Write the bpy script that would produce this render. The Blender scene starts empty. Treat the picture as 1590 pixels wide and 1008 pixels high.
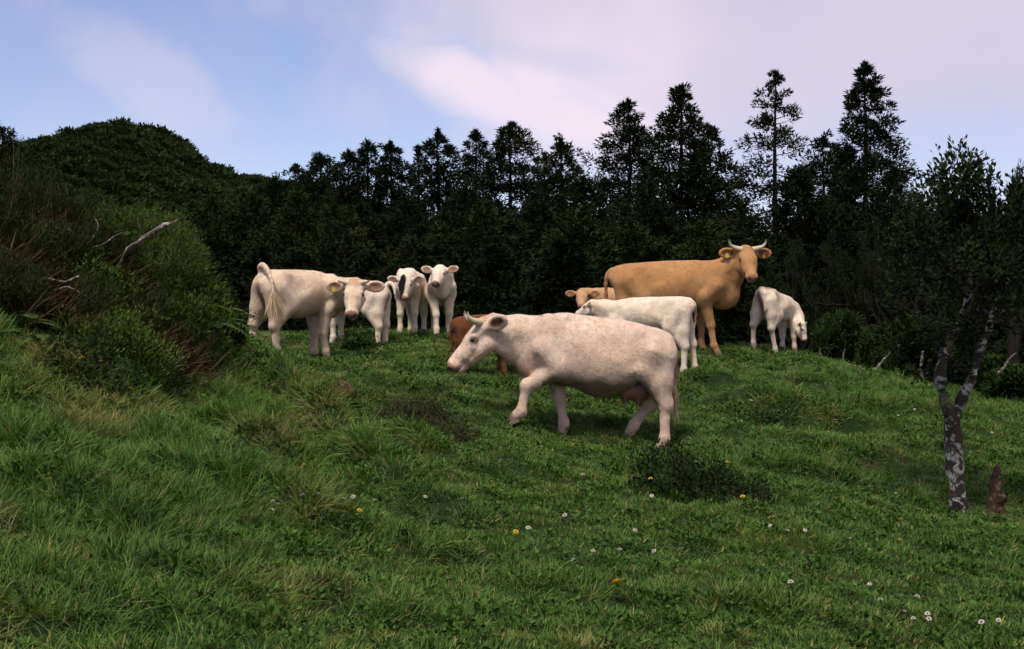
import bpy, math, random
import numpy as np
from mathutils import Vector, Matrix

random.seed(7)
RNG = np.random.default_rng(11)
SC = bpy.context.scene
COL = SC.collection

# ------------------------------------------------------------------ camera
F_PX, CX, CY, EYE = 2208.0, 795.0, 504.0, 1.6      # 50 mm lens on a 36 mm wide frame, eye height in metres
cam_data = bpy.data.cameras.new("camera")
cam_data.lens = 50.0
cam_data.sensor_width = 36.0
cam_data.sensor_fit = 'HORIZONTAL'
cam_data.clip_start = 0.1
cam_data.clip_end = 5000.0
cam = bpy.data.objects.new("camera", cam_data)
COL.objects.link(cam)
cam.location = (0, 0, EYE)
cam.rotation_euler = (math.radians(90), 0, 0)
SC.camera = cam

def P(px, py, d):
    """a point of the place seen at photo pixel (px, py), d metres ahead"""
    return np.array([(px - CX) / F_PX * d, d, EYE - (py - CY) / F_PX * d])

# ------------------------------------------------------------------ sky
SUN_EL, SUN_AZ = math.radians(60), math.radians(205)     # azimuth clockwise from +Y (ahead): high, behind the camera, a little left
world = bpy.data.worlds.new("World")
SC.world = world
world.use_nodes = True
wn, wl = world.node_tree.nodes, world.node_tree.links
wn.clear()
def N(nodes, typ, **kw):
    n = nodes.new(typ)
    for k, v in kw.items():
        if k.startswith('i_'):
            n.inputs[k[2:].replace('_', ' ')].default_value = v
        else:
            setattr(n, k, v)
    return n
w_out = N(wn, 'ShaderNodeOutputWorld')
w_sky = N(wn, 'ShaderNodeTexSky', sky_type='NISHITA', sun_disc=False)
w_sky.sun_elevation = SUN_EL
w_sky.sun_rotation = SUN_AZ
w_sky.air_density = 1.0
w_sky.dust_density = 0.0
w_sky.ozone_density = 4.0
w_tc = N(wn, 'ShaderNodeTexCoord')
w_sep = N(wn, 'ShaderNodeSeparateXYZ')
wl.new(w_tc.outputs['Generated'], w_sep.inputs[0])
def wmath(op, a, b=None, c=None, clamp=False):
    m = N(wn, 'ShaderNodeMath', operation=op, use_clamp=clamp)
    for i, v in enumerate((a, b, c)):
        if v is None: continue
        if isinstance(v, (int, float)): m.inputs[i].default_value = v
        else: wl.new(v, m.inputs[i])
    return m.outputs[0]
def wsmooth(v, lo, hi):
    m = N(wn, 'ShaderNodeMapRange', interpolation_type='SMOOTHSTEP')
    m.inputs['From Min'].default_value = lo; m.inputs['From Max'].default_value = hi
    wl.new(v, m.inputs['Value'])
    return m.outputs['Result']
X, Y, Z = w_sep.outputs
# flatten directions onto a cloud layer so that clouds stretch towards the horizon
zz = wmath('ADD', Z, 0.12)
cu, cv = wmath('DIVIDE', X, zz), wmath('DIVIDE', Y, zz)
w_cmb = N(wn, 'ShaderNodeCombineXYZ')
wl.new(cu, w_cmb.inputs[0]); wl.new(cv, w_cmb.inputs[1])
def wnoise(vec, scale, detail, rough, off):
    mp = N(wn, 'ShaderNodeVectorMath', operation='ADD'); wl.new(vec, mp.inputs[0]); mp.inputs[1].default_value = off
    n = N(wn, 'ShaderNodeTexNoise'); wl.new(mp.outputs[0], n.inputs['Vector'])
    n.inputs['Scale'].default_value = scale; n.inputs['Detail'].default_value = detail; n.inputs['Roughness'].default_value = rough
    return n.outputs['Fac']
n_big = wnoise(w_cmb.outputs[0], 0.9, 4.0, 0.5, (3.7, 1.2, 0.0))
n_fine = wnoise(w_tc.outputs['Generated'], 9.0, 6.0, 0.55, (0.3, 4.1, 2.2))
n_soft = wnoise(w_tc.outputs['Generated'], 4.5, 4.0, 0.5, (5.3, 0.7, 8.1))
# the cloud deck thickens to the right and overhead
front = wmath('ADD', wmath('MULTIPLY', wmath('ADD', X, 0.13), 4.2), wmath('MULTIPLY', wmath('ADD', Z, -0.2), 4.0))
cover = wmath('ADD', front, wmath('MULTIPLY', wmath('ADD', n_fine, -0.5), 1.7))
deck = wsmooth(cover, -0.45, 0.75)
def wpuff(d, r, sx, sz, ragged=1.9):
    """soft cloud bank around direction d"""
    dx = wmath('MULTIPLY', wmath('ADD', X, -d[0]), 1.0 / sx)
    dz = wmath('MULTIPLY', wmath('ADD', wmath('ADD', Z, -d[1]), wmath('MULTIPLY', wmath('ADD', X, -d[0]), r)), 1.0 / sz)
    q = wmath('ADD', wmath('MULTIPLY', dx, dx), wmath('MULTIPLY', dz, dz))
    q = wmath('ADD', q, wmath('MULTIPLY', wmath('ADD', n_fine, -0.5), ragged))
    yy = wsmooth(Y, 0.2, 0.5)
    return wmath('MULTIPLY', wsmooth(wmath('MULTIPLY', q, -1.0), -1.8, 0.25), yy)
puff = wmath('MULTIPLY', wpuff((0.012, 0.152), 0.36, 0.105, 0.027), 0.9)
wisp = wmath('MULTIPLY', wpuff((-0.258, 0.175), 0.55, 0.060, 0.034, 5.5), 0.42)
gap = wmath('MULTIPLY', wpuff((0.035, 0.182), 0.10, 0.055, 0.010), 0.55)
mask = wmath('MAXIMUM', wmath('MULTIPLY', deck, 0.88), puff)
mask = wmath('MAXIMUM', mask, wisp)
low = wmath('MULTIPLY', wmath('SUBTRACT', 1.0, wsmooth(wmath('ADD', Z, wmath('MULTIPLY', wmath('ADD', n_soft, -0.5), 0.14)), 0.085, 0.155)), 0.62)
mask = wmath('MULTIPLY', mask, wmath('SUBTRACT', 1.0, low))
mask = wmath('ADD', wmath('MULTIPLY', mask, 0.93), wmath('MULTIPLY', gap, -0.25), clamp=True)
veil = wmath('MULTIPLY', wsmooth(n_soft, 0.35, 0.75), 0.26)
mask = wmath('MAXIMUM', mask, veil)
w_ramp = N(wn, 'ShaderNodeMix', data_type='RGBA')
w_ramp.inputs['A'].default_value = (0.66, 0.58, 0.69, 1)
w_ramp.inputs['B'].default_value = (0.92, 0.765, 0.81, 1)
wl.new(wsmooth(wmath('ADD', wmath('MULTIPLY', n_soft, 0.8), wmath('MULTIPLY', puff, 0.25)), 0.28, 0.68), w_ramp.inputs['Factor'])
w_tint = N(wn, 'ShaderNodeMix', data_type='RGBA', blend_type='MULTIPLY')
w_tint.inputs['Factor'].default_value = 1.0
w_tint.inputs['B'].default_value = (1.20, 1.01, 1.12, 1)
wl.new(w_sky.outputs[0], w_tint.inputs['A'])
bg_sky = N(wn, 'ShaderNodeBackground'); bg_sky.inputs['Strength'].default_value = 0.092
wl.new(w_tint.outputs['Result'], bg_sky.inputs['Color'])
bg_cloud = N(wn, 'ShaderNodeBackground'); bg_cloud.inputs['Strength'].default_value = 0.86
wl.new(w_ramp.outputs['Result'], bg_cloud.inputs['Color'])
w_mix = N(wn, 'ShaderNodeMixShader')
wl.new(mask, w_mix.inputs[0]); wl.new(bg_sky.outputs[0], w_mix.inputs[1]); wl.new(bg_cloud.outputs[0], w_mix.inputs[2])
wl.new(w_mix.outputs[0], w_out.inputs[0])

# ------------------------------------------------------------------ sun behind thin cloud
sun_data = bpy.data.lights.new("sun", 'SUN')
sun_data.energy = 3.3
sun_data.angle = math.radians(9)
sun_data.color = (1.0, 0.90, 0.76)
sun = bpy.data.objects.new("sun", sun_data)
COL.objects.link(sun)
sd = Vector((math.sin(SUN_AZ) * math.cos(SUN_EL), math.cos(SUN_AZ) * math.cos(SUN_EL), math.sin(SUN_EL)))
sun.rotation_euler = sd.to_track_quat('Z', 'Y').to_euler()
sun.location = sd * 30

# ------------------------------------------------------------------ exposure and renderer
SC.view_settings.view_transform = 'Standard'
SC.view_settings.look = 'None'
SC.view_settings.exposure = 0.38
SC.view_settings.gamma = 1.0
SC.view_settings.use_curve_mapping = False
SC.render.engine = 'CYCLES'
SC.cycles.max_bounces = 4
SC.cycles.diffuse_bounces = 2
SC.cycles.use_adaptive_sampling = True
SC.cycles.adaptive_threshold = 0.035
SC.cycles.glossy_bounces = 2
SC.cycles.transmission_bounces = 3
SC.cycles.use_denoising = True

# ------------------------------------------------------------------ helpers
def mesh_np(name, V, F, smooth=True):
    """mesh from a vertex array and a face array (n x 3 or n x 4), or a list of such arrays"""
    me = bpy.data.meshes.new(name)
    V = np.asarray(V, dtype=np.float32)
    Fs = [np.asarray(f, dtype=np.int32) for f in (F if isinstance(F, list) else [F]) if len(f)]
    me.vertices.add(len(V)); me.vertices.foreach_set('co', V.ravel())
    loops = np.concatenate([f.ravel() for f in Fs])
    tot = np.concatenate([np.full(len(f), f.shape[1], np.int32) for f in Fs])
    start = np.concatenate([[0], np.cumsum(tot)[:-1]]).astype(np.int32)
    me.loops.add(len(loops)); me.loops.foreach_set('vertex_index', loops)
    me.polygons.add(len(tot)); me.polygons.foreach_set('loop_start', start); me.polygons.foreach_set('loop_total', tot)
    me.polygons.foreach_set('use_smooth', np.full(len(tot), smooth, dtype=bool))
    me.update(calc_edges=True)
    return me

def fattr(me, name, arr):
    a = me.attributes.new(name, 'FLOAT', 'POINT'); a.data.foreach_set('value', np.asarray(arr, np.float32).ravel())
def cattr(me, name, arr):
    a = me.attributes.new(name, 'FLOAT_COLOR', 'POINT')
    A = np.ones((len(arr), 4), np.float32); A[:, :3] = arr
    a.data.foreach_set('color', A.ravel())

def link(name, me, mat=None, parent=None):
    o = bpy.data.objects.new(name, me); COL.objects.link(o)
    if mat is not None and me is not None and not me.materials: me.materials.append(mat)
    if parent is not None: o.parent = parent
    return o
def empty(name, loc=(0, 0, 0), rz=0.0):
    o = bpy.data.objects.new(name, None); COL.objects.link(o)
    o.empty_display_size = 0.2
    o.location = tuple(float(v) for v in loc); o.rotation_euler = (0, 0, rz); return o
def tag(o, label=None, cat=None, group=None, kind=None):
    if label: o['label'] = label
    if cat: o['category'] = cat
    if group: o['group'] = group
    if kind: o['kind'] = kind
    return o

def hash2(ix, iy, seed=0):
    n = (ix.astype(np.int64) * 374761393 + iy.astype(np.int64) * 668265263 + seed * 982451653) & 0x7fffffff
    n = ((n ^ (n >> 13)) * 1274126177) & 0x7fffffff
    return ((n ^ (n >> 16)) & 0xffff) / 65535.0
def vnoise(x, y, seed=0):
    x = np.asarray(x, float); y = np.asarray(y, float)
    ix, iy = np.floor(x), np.floor(y); fx, fy = x - ix, y - iy
    fx, fy = fx * fx * (3 - 2 * fx), fy * fy * (3 - 2 * fy)
    a, b = hash2(ix, iy, seed), hash2(ix + 1, iy, seed); c, d = hash2(ix, iy + 1, seed), hash2(ix + 1, iy + 1, seed)
    return (a * (1 - fx) + b * fx) * (1 - fy) + (c * (1 - fx) + d * fx) * fy
def fbm(x, y, seed=0, oct=4):
    s, a = 0.0, 0.5
    for i in range(oct):
        s = s + a * vnoise(x * 2 ** i, y * 2 ** i, seed + i); a *= 0.5
    return s
def sstep(v, a, b):
    t = np.clip((v - a) / (b - a), 0, 1); return t * t * (3 - 2 * t)

def tubes(paths, sides=6):
    """tapered tubes: list of (points n x 3, radii n) -> V, quads"""
    VV, FF, base = [], [], 0
    for pts, rad in paths:
        pts = np.asarray(pts, float); n = len(pts)
        T = np.gradient(pts, axis=0); T /= np.linalg.norm(T, axis=1)[:, None] + 1e-9
        ref = np.array([0, 0, 1.0]) if abs(T[:, 2]).mean() < 0.8 else np.array([1.0, 0, 0])
        A = np.cross(T, ref); A /= np.linalg.norm(A, axis=1)[:, None] + 1e-9
        B = np.cross(T, A)
        ang = np.arange(sides) * 2 * math.pi / sides
        ring = pts[:, None, :] + np.asarray(rad)[:, None, None] * (A[:, None, :] * np.cos(ang)[None, :, None] + B[:, None, :] * np.sin(ang)[None, :, None])
        VV.append(ring.reshape(-1, 3))
        i = np.arange(n - 1)[:, None] * sides; j = np.arange(sides)[None, :]; j2 = (j + 1) % sides
        FF.append(np.stack([i + j, i + sides + j, i + sides + j2, i + j2], -1).reshape(-1, 4) + base)
        base += n * sides
    return np.concatenate(VV), np.concatenate(FF)

def spline(pts, n):
    """Catmull-Rom through control points"""
    p = np.asarray(pts, float); p = np.vstack([2 * p[0] - p[1], p, 2 * p[-1] - p[-2]])
    out = []
    m = len(p) - 3
    for t in np.linspace(0, m - 1e-6, n):
        k = int(t); u = t - k
        a, b, c, d = p[k:k + 4]
        out.append(0.5 * ((2 * b) + (-a + c) * u + (2 * a - 5 * b + 4 * c - d) * u * u + (-a + 3 * b - 3 * c + d) * u ** 3))
    return np.array(out)

# ------------------------------------------------------------------ materials
def new_mat(name):
    m = bpy.data.materials.new(name); m.use_nodes = True
    nt = m.node_tree; nt.nodes.clear()
    out = nt.nodes.new('ShaderNodeOutputMaterial'); b = nt.nodes.new('ShaderNodeBsdfPrincipled')
    nt.links.new(b.outputs[0], out.inputs[0])
    return m, nt, b
def mixc(nt, fac, a, b, blend='MIX'):
    m = nt.nodes.new('ShaderNodeMix'); m.data_type = 'RGBA'; m.blend_type = blend
    for key, v in (('Factor', fac), ('A', a), ('B', b)):
        if isinstance(v, (int, float)): m.inputs[key].default_value = v
        elif isinstance(v, tuple): m.inputs[key].default_value = (*v, 1)[:4]
        else: nt.links.new(v, m.inputs[key])
    return m.outputs['Result']
def noise(nt, scale, detail=4, rough=0.55, vec='pos', dist=0.0):
    n = nt.nodes.new('ShaderNodeTexNoise'); n.inputs['Scale'].default_value = scale
    n.inputs['Detail'].default_value = detail; n.inputs['Roughness'].default_value = rough; n.inputs['Distortion'].default_value = dist
    if vec == 'pos':
        g = nt.nodes.new('ShaderNodeNewGeometry'); nt.links.new(g.outputs['Position'], n.inputs['Vector'])
    else:
        g = nt.nodes.new('ShaderNodeTexCoord'); nt.links.new(g.outputs['Object'], n.inputs['Vector'])
    return n.outputs['Fac']
def ramp(nt, v, lo, hi, a=0.0, b=1.0):
    m = nt.nodes.new('ShaderNodeMapRange'); m.interpolation_type = 'SMOOTHSTEP'
    m.inputs['From Min'].default_value = lo; m.inputs['From Max'].default_value = hi
    m.inputs['To Min'].default_value = a; m.inputs['To Max'].default_value = b
    nt.links.new(v, m.inputs['Value']); return m.outputs['Result']
def attr(nt, name, typ='GEOMETRY', out='Fac'):
    a = nt.nodes.new('ShaderNodeAttribute'); a.attribute_name = name; a.attribute_type = typ; return a.outputs[out]
def bump(nt, b, h, strength=0.3, dist=0.02):
    n = nt.nodes.new('ShaderNodeBump'); n.inputs['Strength'].default_value = strength; n.inputs['Distance'].default_value = dist
    nt.links.new(h, n.inputs['Height']); nt.links.new(n.outputs[0], b.inputs['Normal'])

def leaf_mat(name, dark, light, extra=None, scale=0.35, rough=0.75, spec=0.06, trans=0.0):
    """foliage: colour varies leaf by leaf ('shade' attribute), in patches and tree by tree"""
    m, nt, b = new_mat(name)
    c = mixc(nt, attr(nt, 'shade'), dark, light)
    if extra is not None:
        c = mixc(nt, ramp(nt, noise(nt, scale, 3), 0.52, 0.72), c, extra)
    oi = nt.nodes.new('ShaderNodeObjectInfo')
    c = mixc(nt, ramp(nt, oi.outputs['Random'], 0, 1, 0.0, 0.35), c, tuple(v * 0.55 for v in dark))
    nt.links.new(c, b.inputs['Base Color'])
    b.inputs['Roughness'].default_value = rough
    b.inputs['Specular IOR Level'].default_value = spec
    if trans > 0:
        out = [n for n in nt.nodes if n.type == 'OUTPUT_MATERIAL'][0]
        t = nt.nodes.new('ShaderNodeBsdfTranslucent'); nt.links.new(c, t.inputs['Color'])
        mx = nt.nodes.new('ShaderNodeMixShader'); mx.inputs[0].default_value = trans
        nt.links.new(b.outputs[0], mx.inputs[1]); nt.links.new(t.outputs[0], mx.inputs[2]); nt.links.new(mx.outputs[0], out.inputs[0])
    return m
def bark_mat(name, a, b_, c_=None, scale=6.0, str_=0.6):
    m, nt, b = new_mat(name)
    c = mixc(nt, ramp(nt, noise(nt, scale, 6, 0.6), 0.35, 0.65), a, b_)
    if c_ is not None:
        c = mixc(nt, ramp(nt, noise(nt, scale * 1.9, 3, 0.5), 0.56, 0.62), c, c_)
    nt.links.new(c, b.inputs['Base Color']); b.inputs['Roughness'].default_value = 0.85
    b.inputs['Specular IOR Level'].default_value = 0.2
    bump(nt, b, noise(nt, scale * 4, 6, 0.65), str_, 0.02)
    return m

# ================================================================== TERRAIN
# points of the ground read off the photograph: pixel x, pixel y, metres ahead
_g = [(0,1008,5.5),(400,1008,6.2),(795,1008,7.0),(1200,1008,7.4),(1590,1008,7.6),
      (0,870,6.6),(0,750,8.0),(200,800,7.8),(0,640,9.4),(200,680,9.6),(400,750,9.6),(600,850,9.0),(800,800,10.4),(1000,860,9.6),
      (1200,800,11.0),(1400,860,10.6),(1590,830,11.6),(150,590,11.2),(300,620,12.0),(420,650,12.4),(600,700,12.6),(760,700,13.2),
      (1027,698,15.0),(879,667,15.4),(940,680,15.2),(720,620,15.6),(520,625,14.8),(1150,690,15.0),(1200,650,16.6),(1350,690,15.8),
      (1490,800,12.8),(1590,720,15.6),(1590,640,19.5),(1500,622,20.4),(1350,600,20.5),
      (438,568,18.4),(517,570,18.2),(395,549,18.9),(590,525,20.5),(640,517,21.0),(690,516,21.0),(620,560,18.0),(700,582,17.0),(787,588,17.0),
      (850,560,18.6),(1050,580,18.5),(960,548,20.5),(1105,547,22.0),(1180,540,22.4),(1240,548,22.4),(1310,570,22.4),(1400,588,22.2),(1450,602,22.0),
      (900,530,22.0),(800,522,22.0),(540,520,21.5),
      # the overgrown bank on the left
      (-80,330,13.0),(0,345,13.2),(110,372,13.6),(210,412,13.8),(290,470,14.0),(345,520,14.2),(385,570,14.6),
      (0,500,11.2),(150,540,12.0),(290,566,12.9)]
_C = np.array([P(*g) for g in _g])
_far = [(-5.2,16.5,2.1),(-3.6,17.5,1.5),(-6.5,20,1.9),(-5.0,22,1.5),(-7.5,12.5,2.7),(-9,9,1.9),(-12,14,2.9),(-9,18,2.4),(-5,4,.75),(-8,4,1.2),
        (0,0,0.0),(-3,1,.3),(3,1,-.12),(8,4,-.35),(9,10,-.3),(11,16,-.2),(12,22,-.4),(0,-6,-.4),(-8,-6,.3),(8,-6,-.8),
        (-8,26,.6),(-4,25.5,.7),(0,25.5,.7),(4,26,.45),(8,26,-.4),(12,28,-1.2),
        (-12,32,-1),(-4,30,-.9),(2,30,-1.1),(8,31,-1.6),(-14,44,-3),(0,44,-3.2),(14,44,-3.4),(24,20,-1.5),(24,4,-1),(-24,8,2.6),(-24,24,1.5),
        (-40,50,-2),(40,50,-4),(0,70,-4),(-40,-20,0),(40,-20,-2)]
_C = np.vstack([_C, np.array(_far, float)])
def _phi(r): return np.sqrt(r * r + 0.7 ** 2)
_n = len(_C)
_A = np.zeros((_n + 3, _n + 3))
_r = np.linalg.norm(_C[:, None, :2] - _C[None, :, :2], axis=2)
_A[:_n, :_n] = _phi(_r) + 0.02 * np.eye(_n) * -1
_A[:_n, _n] = 1; _A[:_n, _n + 1:] = _C[:, :2]; _A[_n, :_n] = 1; _A[_n + 1:, :_n] = _C[:, :2].T
_W = np.linalg.solve(_A, np.concatenate([_C[:, 2], np.zeros(3)]))

# tussocks and little slumped ledges: pixel x, y, metres, height, length, width, angle
_lumps = [(455,628,13.4,.22,.55,.17,-50),(515,668,12.5,.24,.40,.16,-60),(575,738,11.0,.20,.50,.16,-55),(505,655,12.8,.14,.35,.18,-30),(640,700,12.4,.22,.36,.15,-48),(400,690,10.8,.20,.55,.18,-45),(300,740,9.0,.16,.5,.18,-35),(460,800,8.9,.15,.5,.18,-30),(120,760,7.9,.14,.45,.2,-20),(660,780,10.4,.13,.5,.18,-25),(1140,620,18.0,.14,.8,.2,-12),(1300,665,16.6,.16,.8,.22,-14),(1240,740,13.4,.13,.7,.2,-10),(1440,700,15.6,.14,.7,.2,-5),
          (518,628,14.7,.13,.17,.13,0),(150,600,10.8,.16,.55,.25,10),(60,690,8.7,.12,.45,.25,0),(330,700,9.9,.12,.6,.2,-30),(250,760,8.4,.1,.5,.2,-15),
          (700,850,9.1,.10,.5,.22,10),(860,900,8.4,.09,.5,.2,0),(1190,640,16.9,.14,.6,.25,-10),(1340,720,14.6,.14,.6,.3,10),(1260,600,19.4,.10,.7,.25,-10),
          (1400,640,18.2,.13,.9,.3,-8),(1090,600,18.9,.08,.6,.25,0),(300,900,6.9,.08,.4,.2,20),(560,930,7.2,.08,.4,.2,-10),(1180,960,8.0,.09,.4,.2,0),
          (1420,770,13.2,.10,.5,.25,0),(760,730,12.2,.08,.5,.2,-20),(1300,870,10.2,.08,.5,.2,5),(610,600,16.0,.08,.6,.2,-10),(1090,770,12.3,.10,.6,.35,0)]
def height(x, y):
    x = np.asarray(x, float); y = np.asarray(y, float); sh = x.shape
    xf, yf = x.ravel(), y.ravel(); out = np.empty_like(xf)
    for s in range(0, len(xf), 20000):
        xs, ys = xf[s:s + 20000], yf[s:s + 20000]
        cx, cy = np.clip(xs, -45, 45), np.clip(ys, -25, 75)
        r = np.sqrt((cx[:, None] - _C[None, :, 0]) ** 2 + (cy[:, None] - _C[None, :, 1]) ** 2)
        z = _phi(r) @ _W[:_n] + _W[_n] + _W[_n + 1] * cx + _W[_n + 2] * cy
        z += (fbm(xs * 0.8, ys * 0.8, 3) - 0.47) * 0.20 + (fbm(xs * 1.9, ys * 2.5, 9) - 0.47) * 0.17
        for (px, py, d, h, a, b, ang) in _lumps:
            lx, ly = (px - CX) / F_PX * d, d
            m = (abs(xs - lx) < 2.2) & (abs(ys - ly) < 2.2)
            if m.any():
                c, si = math.cos(math.radians(ang)), math.sin(math.radians(ang))
                u = ((xs[m] - lx) * c + (ys[m] - ly) * si) / a; v = (-(xs[m] - lx) * si + (ys[m] - ly) * c) / b
                z[m] += 1.25 * h * np.exp(-(u * u) ** 1.5 - (v * v) ** 1.5)
        out[s:s + 20000] = z
    return out.reshape(sh)
def h1(x, y): return float(height(np.array([x]), np.array([y]))[0])

def _axis(lo, hi, step, lo_end, hi_end):
    a = list(np.arange(lo, hi + 1e-6, step)); s = step
    while a[-1] < hi_end: s *= 1.28; a.append(a[-1] + s)
    s = step; b = [lo]
    while b[-1] > lo_end: s *= 1.28; b.append(b[-1] - s)
    return np.array(b[:0:-1] + a)
gx, gy = _axis(-10, 11, 0.1, -900, 900), _axis(3, 27, 0.1, -200, 1500)
GX, GY = np.meshgrid(gx, gy, indexing='ij')
GZ = height(GX, GY)
nx, ny = GX.shape
I = np.arange(nx * ny).reshape(nx, ny)
FQ = np.stack([I[:-1, :-1], I[1:, :-1], I[1:, 1:], I[:-1, 1:]], -1).reshape(-1, 4)
m, nt, b = new_mat('soil_and_moss')
c = mixc(nt, ramp(nt, noise(nt, 2.2, 6), 0.4, 0.62), (0.010, 0.022, 0.006), (0.026, 0.040, 0.010))
c = mixc(nt, ramp(nt, noise(nt, 0.9, 5, 0.6), 0.60, 0.72), c, (0.040, 0.032, 0.014))
nt.links.new(c, b.inputs['Base Color']); b.inputs['Roughness'].default_value = 0.95; b.inputs['Specular IOR Level'].default_value = 0.1
bump(nt, b, noise(nt, 22, 6, 0.7), 0.8, 0.03)
ground = link('ground', mesh_np('ground', np.stack([GX, GY, GZ], -1).reshape(-1, 3), FQ), m)
tag(ground, kind='structure')

# ================================================================== WOODS
def norm(v): return v / (np.linalg.norm(v, axis=-1, keepdims=True) + 1e-9)
def sprays(cent, axis, n, rad, length, wid, rng, up=0.25, flat=1.0, tri=False):
    """clumps of narrow leaf blades: for every centre n kite-shaped blades fanning out around its axis"""
    m_ = len(cent); tot = m_ * n
    off = rng.normal(0, 1, (tot, 3)); off = norm(off) * (rng.random((tot, 1)) ** .45); off[:, 2] *= flat
    R_ = np.repeat(np.broadcast_to(np.asarray(rad, float), (m_,)), n)[:, None]
    p = np.repeat(cent, n, 0) + off * R_
    d = norm(norm(off) * .9 + np.repeat(axis, n, 0) * .8 + np.array([0, 0, up]) + rng.normal(0, .35, (tot, 3)))
    L = length * rng.uniform(.6, 1.25, (tot, 1)); s_ = norm(np.cross(d, rng.normal(0, 1, (tot, 3)))) * wid * rng.uniform(.7, 1.2, (tot, 1))
    if tri:
        V = np.stack([p - s_, p + s_, p + d * L], 1).reshape(-1, 3)
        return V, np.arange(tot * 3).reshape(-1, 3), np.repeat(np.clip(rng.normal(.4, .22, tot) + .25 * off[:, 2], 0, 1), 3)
    V = np.stack([p, p + d * L * .45 + s_, p + d * L, p + d * L * .45 - s_], 1).reshape(-1, 3)
    Fq = np.arange(tot * 4).reshape(-1, 4)
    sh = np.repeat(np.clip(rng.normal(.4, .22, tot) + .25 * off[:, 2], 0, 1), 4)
    return V, Fq, sh

m_needle = leaf_mat('conifer_needles', (0.0045, 0.0090, 0.0035), (0.015, 0.026, 0.009), (0.021, 0.026, 0.008), 0.5)
m_needle_light = leaf_mat('young_conifer_needles', (0.007, 0.015, 0.0045), (0.024, 0.042, 0.011), (0.028, 0.036, 0.009), 0.5)
m_broad = leaf_mat('laurel_leaves', (0.005, 0.010, 0.003), (0.015, 0.026, 0.008), (0.022, 0.03, 0.006), 0.7, 0.7, 0.06)
m_bark = bark_mat('conifer_bark', (0.010, 0.008, 0.006), (0.026, 0.019, 0.014), None, 4.0)

m_shade_bark = bark_mat('shade_darkened_bark', (0.006, 0.005, 0.004), (0.016, 0.013, 0.010), None, 4.0)  # darker limb bark: the gloom of the right-hand trees is put into its colour

def conifer_meshes(H, k, sparse, rng, round_top=0.0, open_base=0.0, dens=1.0, lean=0.0):
    """a cedar: straight trunk, whorls of boughs carrying tufted sprays. Returns trunk and crown meshes (base at origin)"""
    cents, axs, rads, br = [], [], [], []
    z = 0.25
    rot = rng.random() * 6.28
    side_bias = rng.random() * 6.28
    while z < H * (1 - open_base) - .4:
        dep = z
        r0 = k * dep ** .92 + .04 + round_top * min(dep, 1.2) * .45
        r0 = min(r0, .235 * H)
        nb = int(rng.integers(5, 8)) if sparse < .5 else int(rng.integers(3, 6))
        for i in range(nb):
            if rng.random() < sparse * .32: continue
            a = rot + i * 6.283 / nb + rng.normal(0, .35)
            r = r0 * rng.uniform(.62, 1.12) * (1 + .16 * math.cos(a - side_bias))
            zz_ = H - z + rng.normal(0, .08)
            elev = .38 - .42 * min(dep / 3.0, 1.0) + rng.normal(0, .10)
            t = np.array([0, .5, 1.0])
            pts = np.stack([np.cos(a) * r * t, np.sin(a) * r * t, zz_ + r * elev * t + r * .16 * (t ** 2 - t * .9)], 1)
            if dep < 5.0 or i % 3 == 0: br.append((pts, np.array([.022, .015, .006]) * (.4 + .5 * r)))
            m_ = max(1, int(round(r / (.25 if dep < 5.5 else .40))))
            for q in range(m_):
                u = 1 - q / m_ * (.78 if sparse < .5 else .66)
                if q and rng.random() < .12 + .35 * sparse: continue
                c_ = np.array([np.cos(a) * r * u, np.sin(a) * r * u, np.interp(u, t, pts[:, 2])])
                wob = r * .16 * (1 - .3 * u) if q else 0.02
                cents.append(c_ + rng.normal(0, 1, 3) * np.array([wob, wob, .05])); axs.append(np.array([np.cos(a), np.sin(a), .35])); rads.append(min(.10 + .13 * r, .34) * rng.uniform(.8, 1.2))
        rot += 1.1 + rng.random()
        z += rng.uniform(.15, .23) * (1 + .5 * sparse) + .012 * z
    for q in range(4):
        cents.append(np.array([0, 0, H - .05 - .09 * q])); axs.append(np.array([0, 0, 1.0])); rads.append(.03 + .02 * q)
    cents, axs = np.array(cents), norm(np.array(axs))
    rads = np.array(rads); hi = cents[:, 2] > H - 6.5
    if hi.any():
        V2, F2, s2 = sprays(cents[hi], axs[hi], int(36 * dens), rads[hi] * 1.1, .105, .023, rng, .12, .8, True)
    V, Fq, sh = sprays(cents, axs, int(15 * dens), rads, .16, .034, rng, .12, .85, True)
    if hi.any():
        Fq = np.concatenate([Fq, F2 + len(V)]); V = np.concatenate([V, V2]); sh = np.concatenate([sh, s2])
    if lean:
        V[:, 0] += lean * (V[:, 2] / H) ** 2
    crown = mesh_np('crown', V, Fq, False); fattr(crown, 'shade', sh)
    zt = np.linspace(0, 1, 7)
    tp = np.stack([rng.normal(0, .03, 7) + lean * zt ** 2, rng.normal(0, .03, 7), zt * (H - .1) - .3 * (zt == 0)], 1)
    if lean:
        for pts, _ in br: pts[:, 0] += lean * (pts[:, 2] / H) ** 2
    tv, tq = tubes([(tp, (.012 * H) * (1 - zt) ** .8 + .015)], 8)
    bv, bq = tubes(br, 3)
    trunk = mesh_np('trunk', tv, tq); limbs = mesh_np('limbs', bv, bq)
    return trunk, limbs, crown

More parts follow.
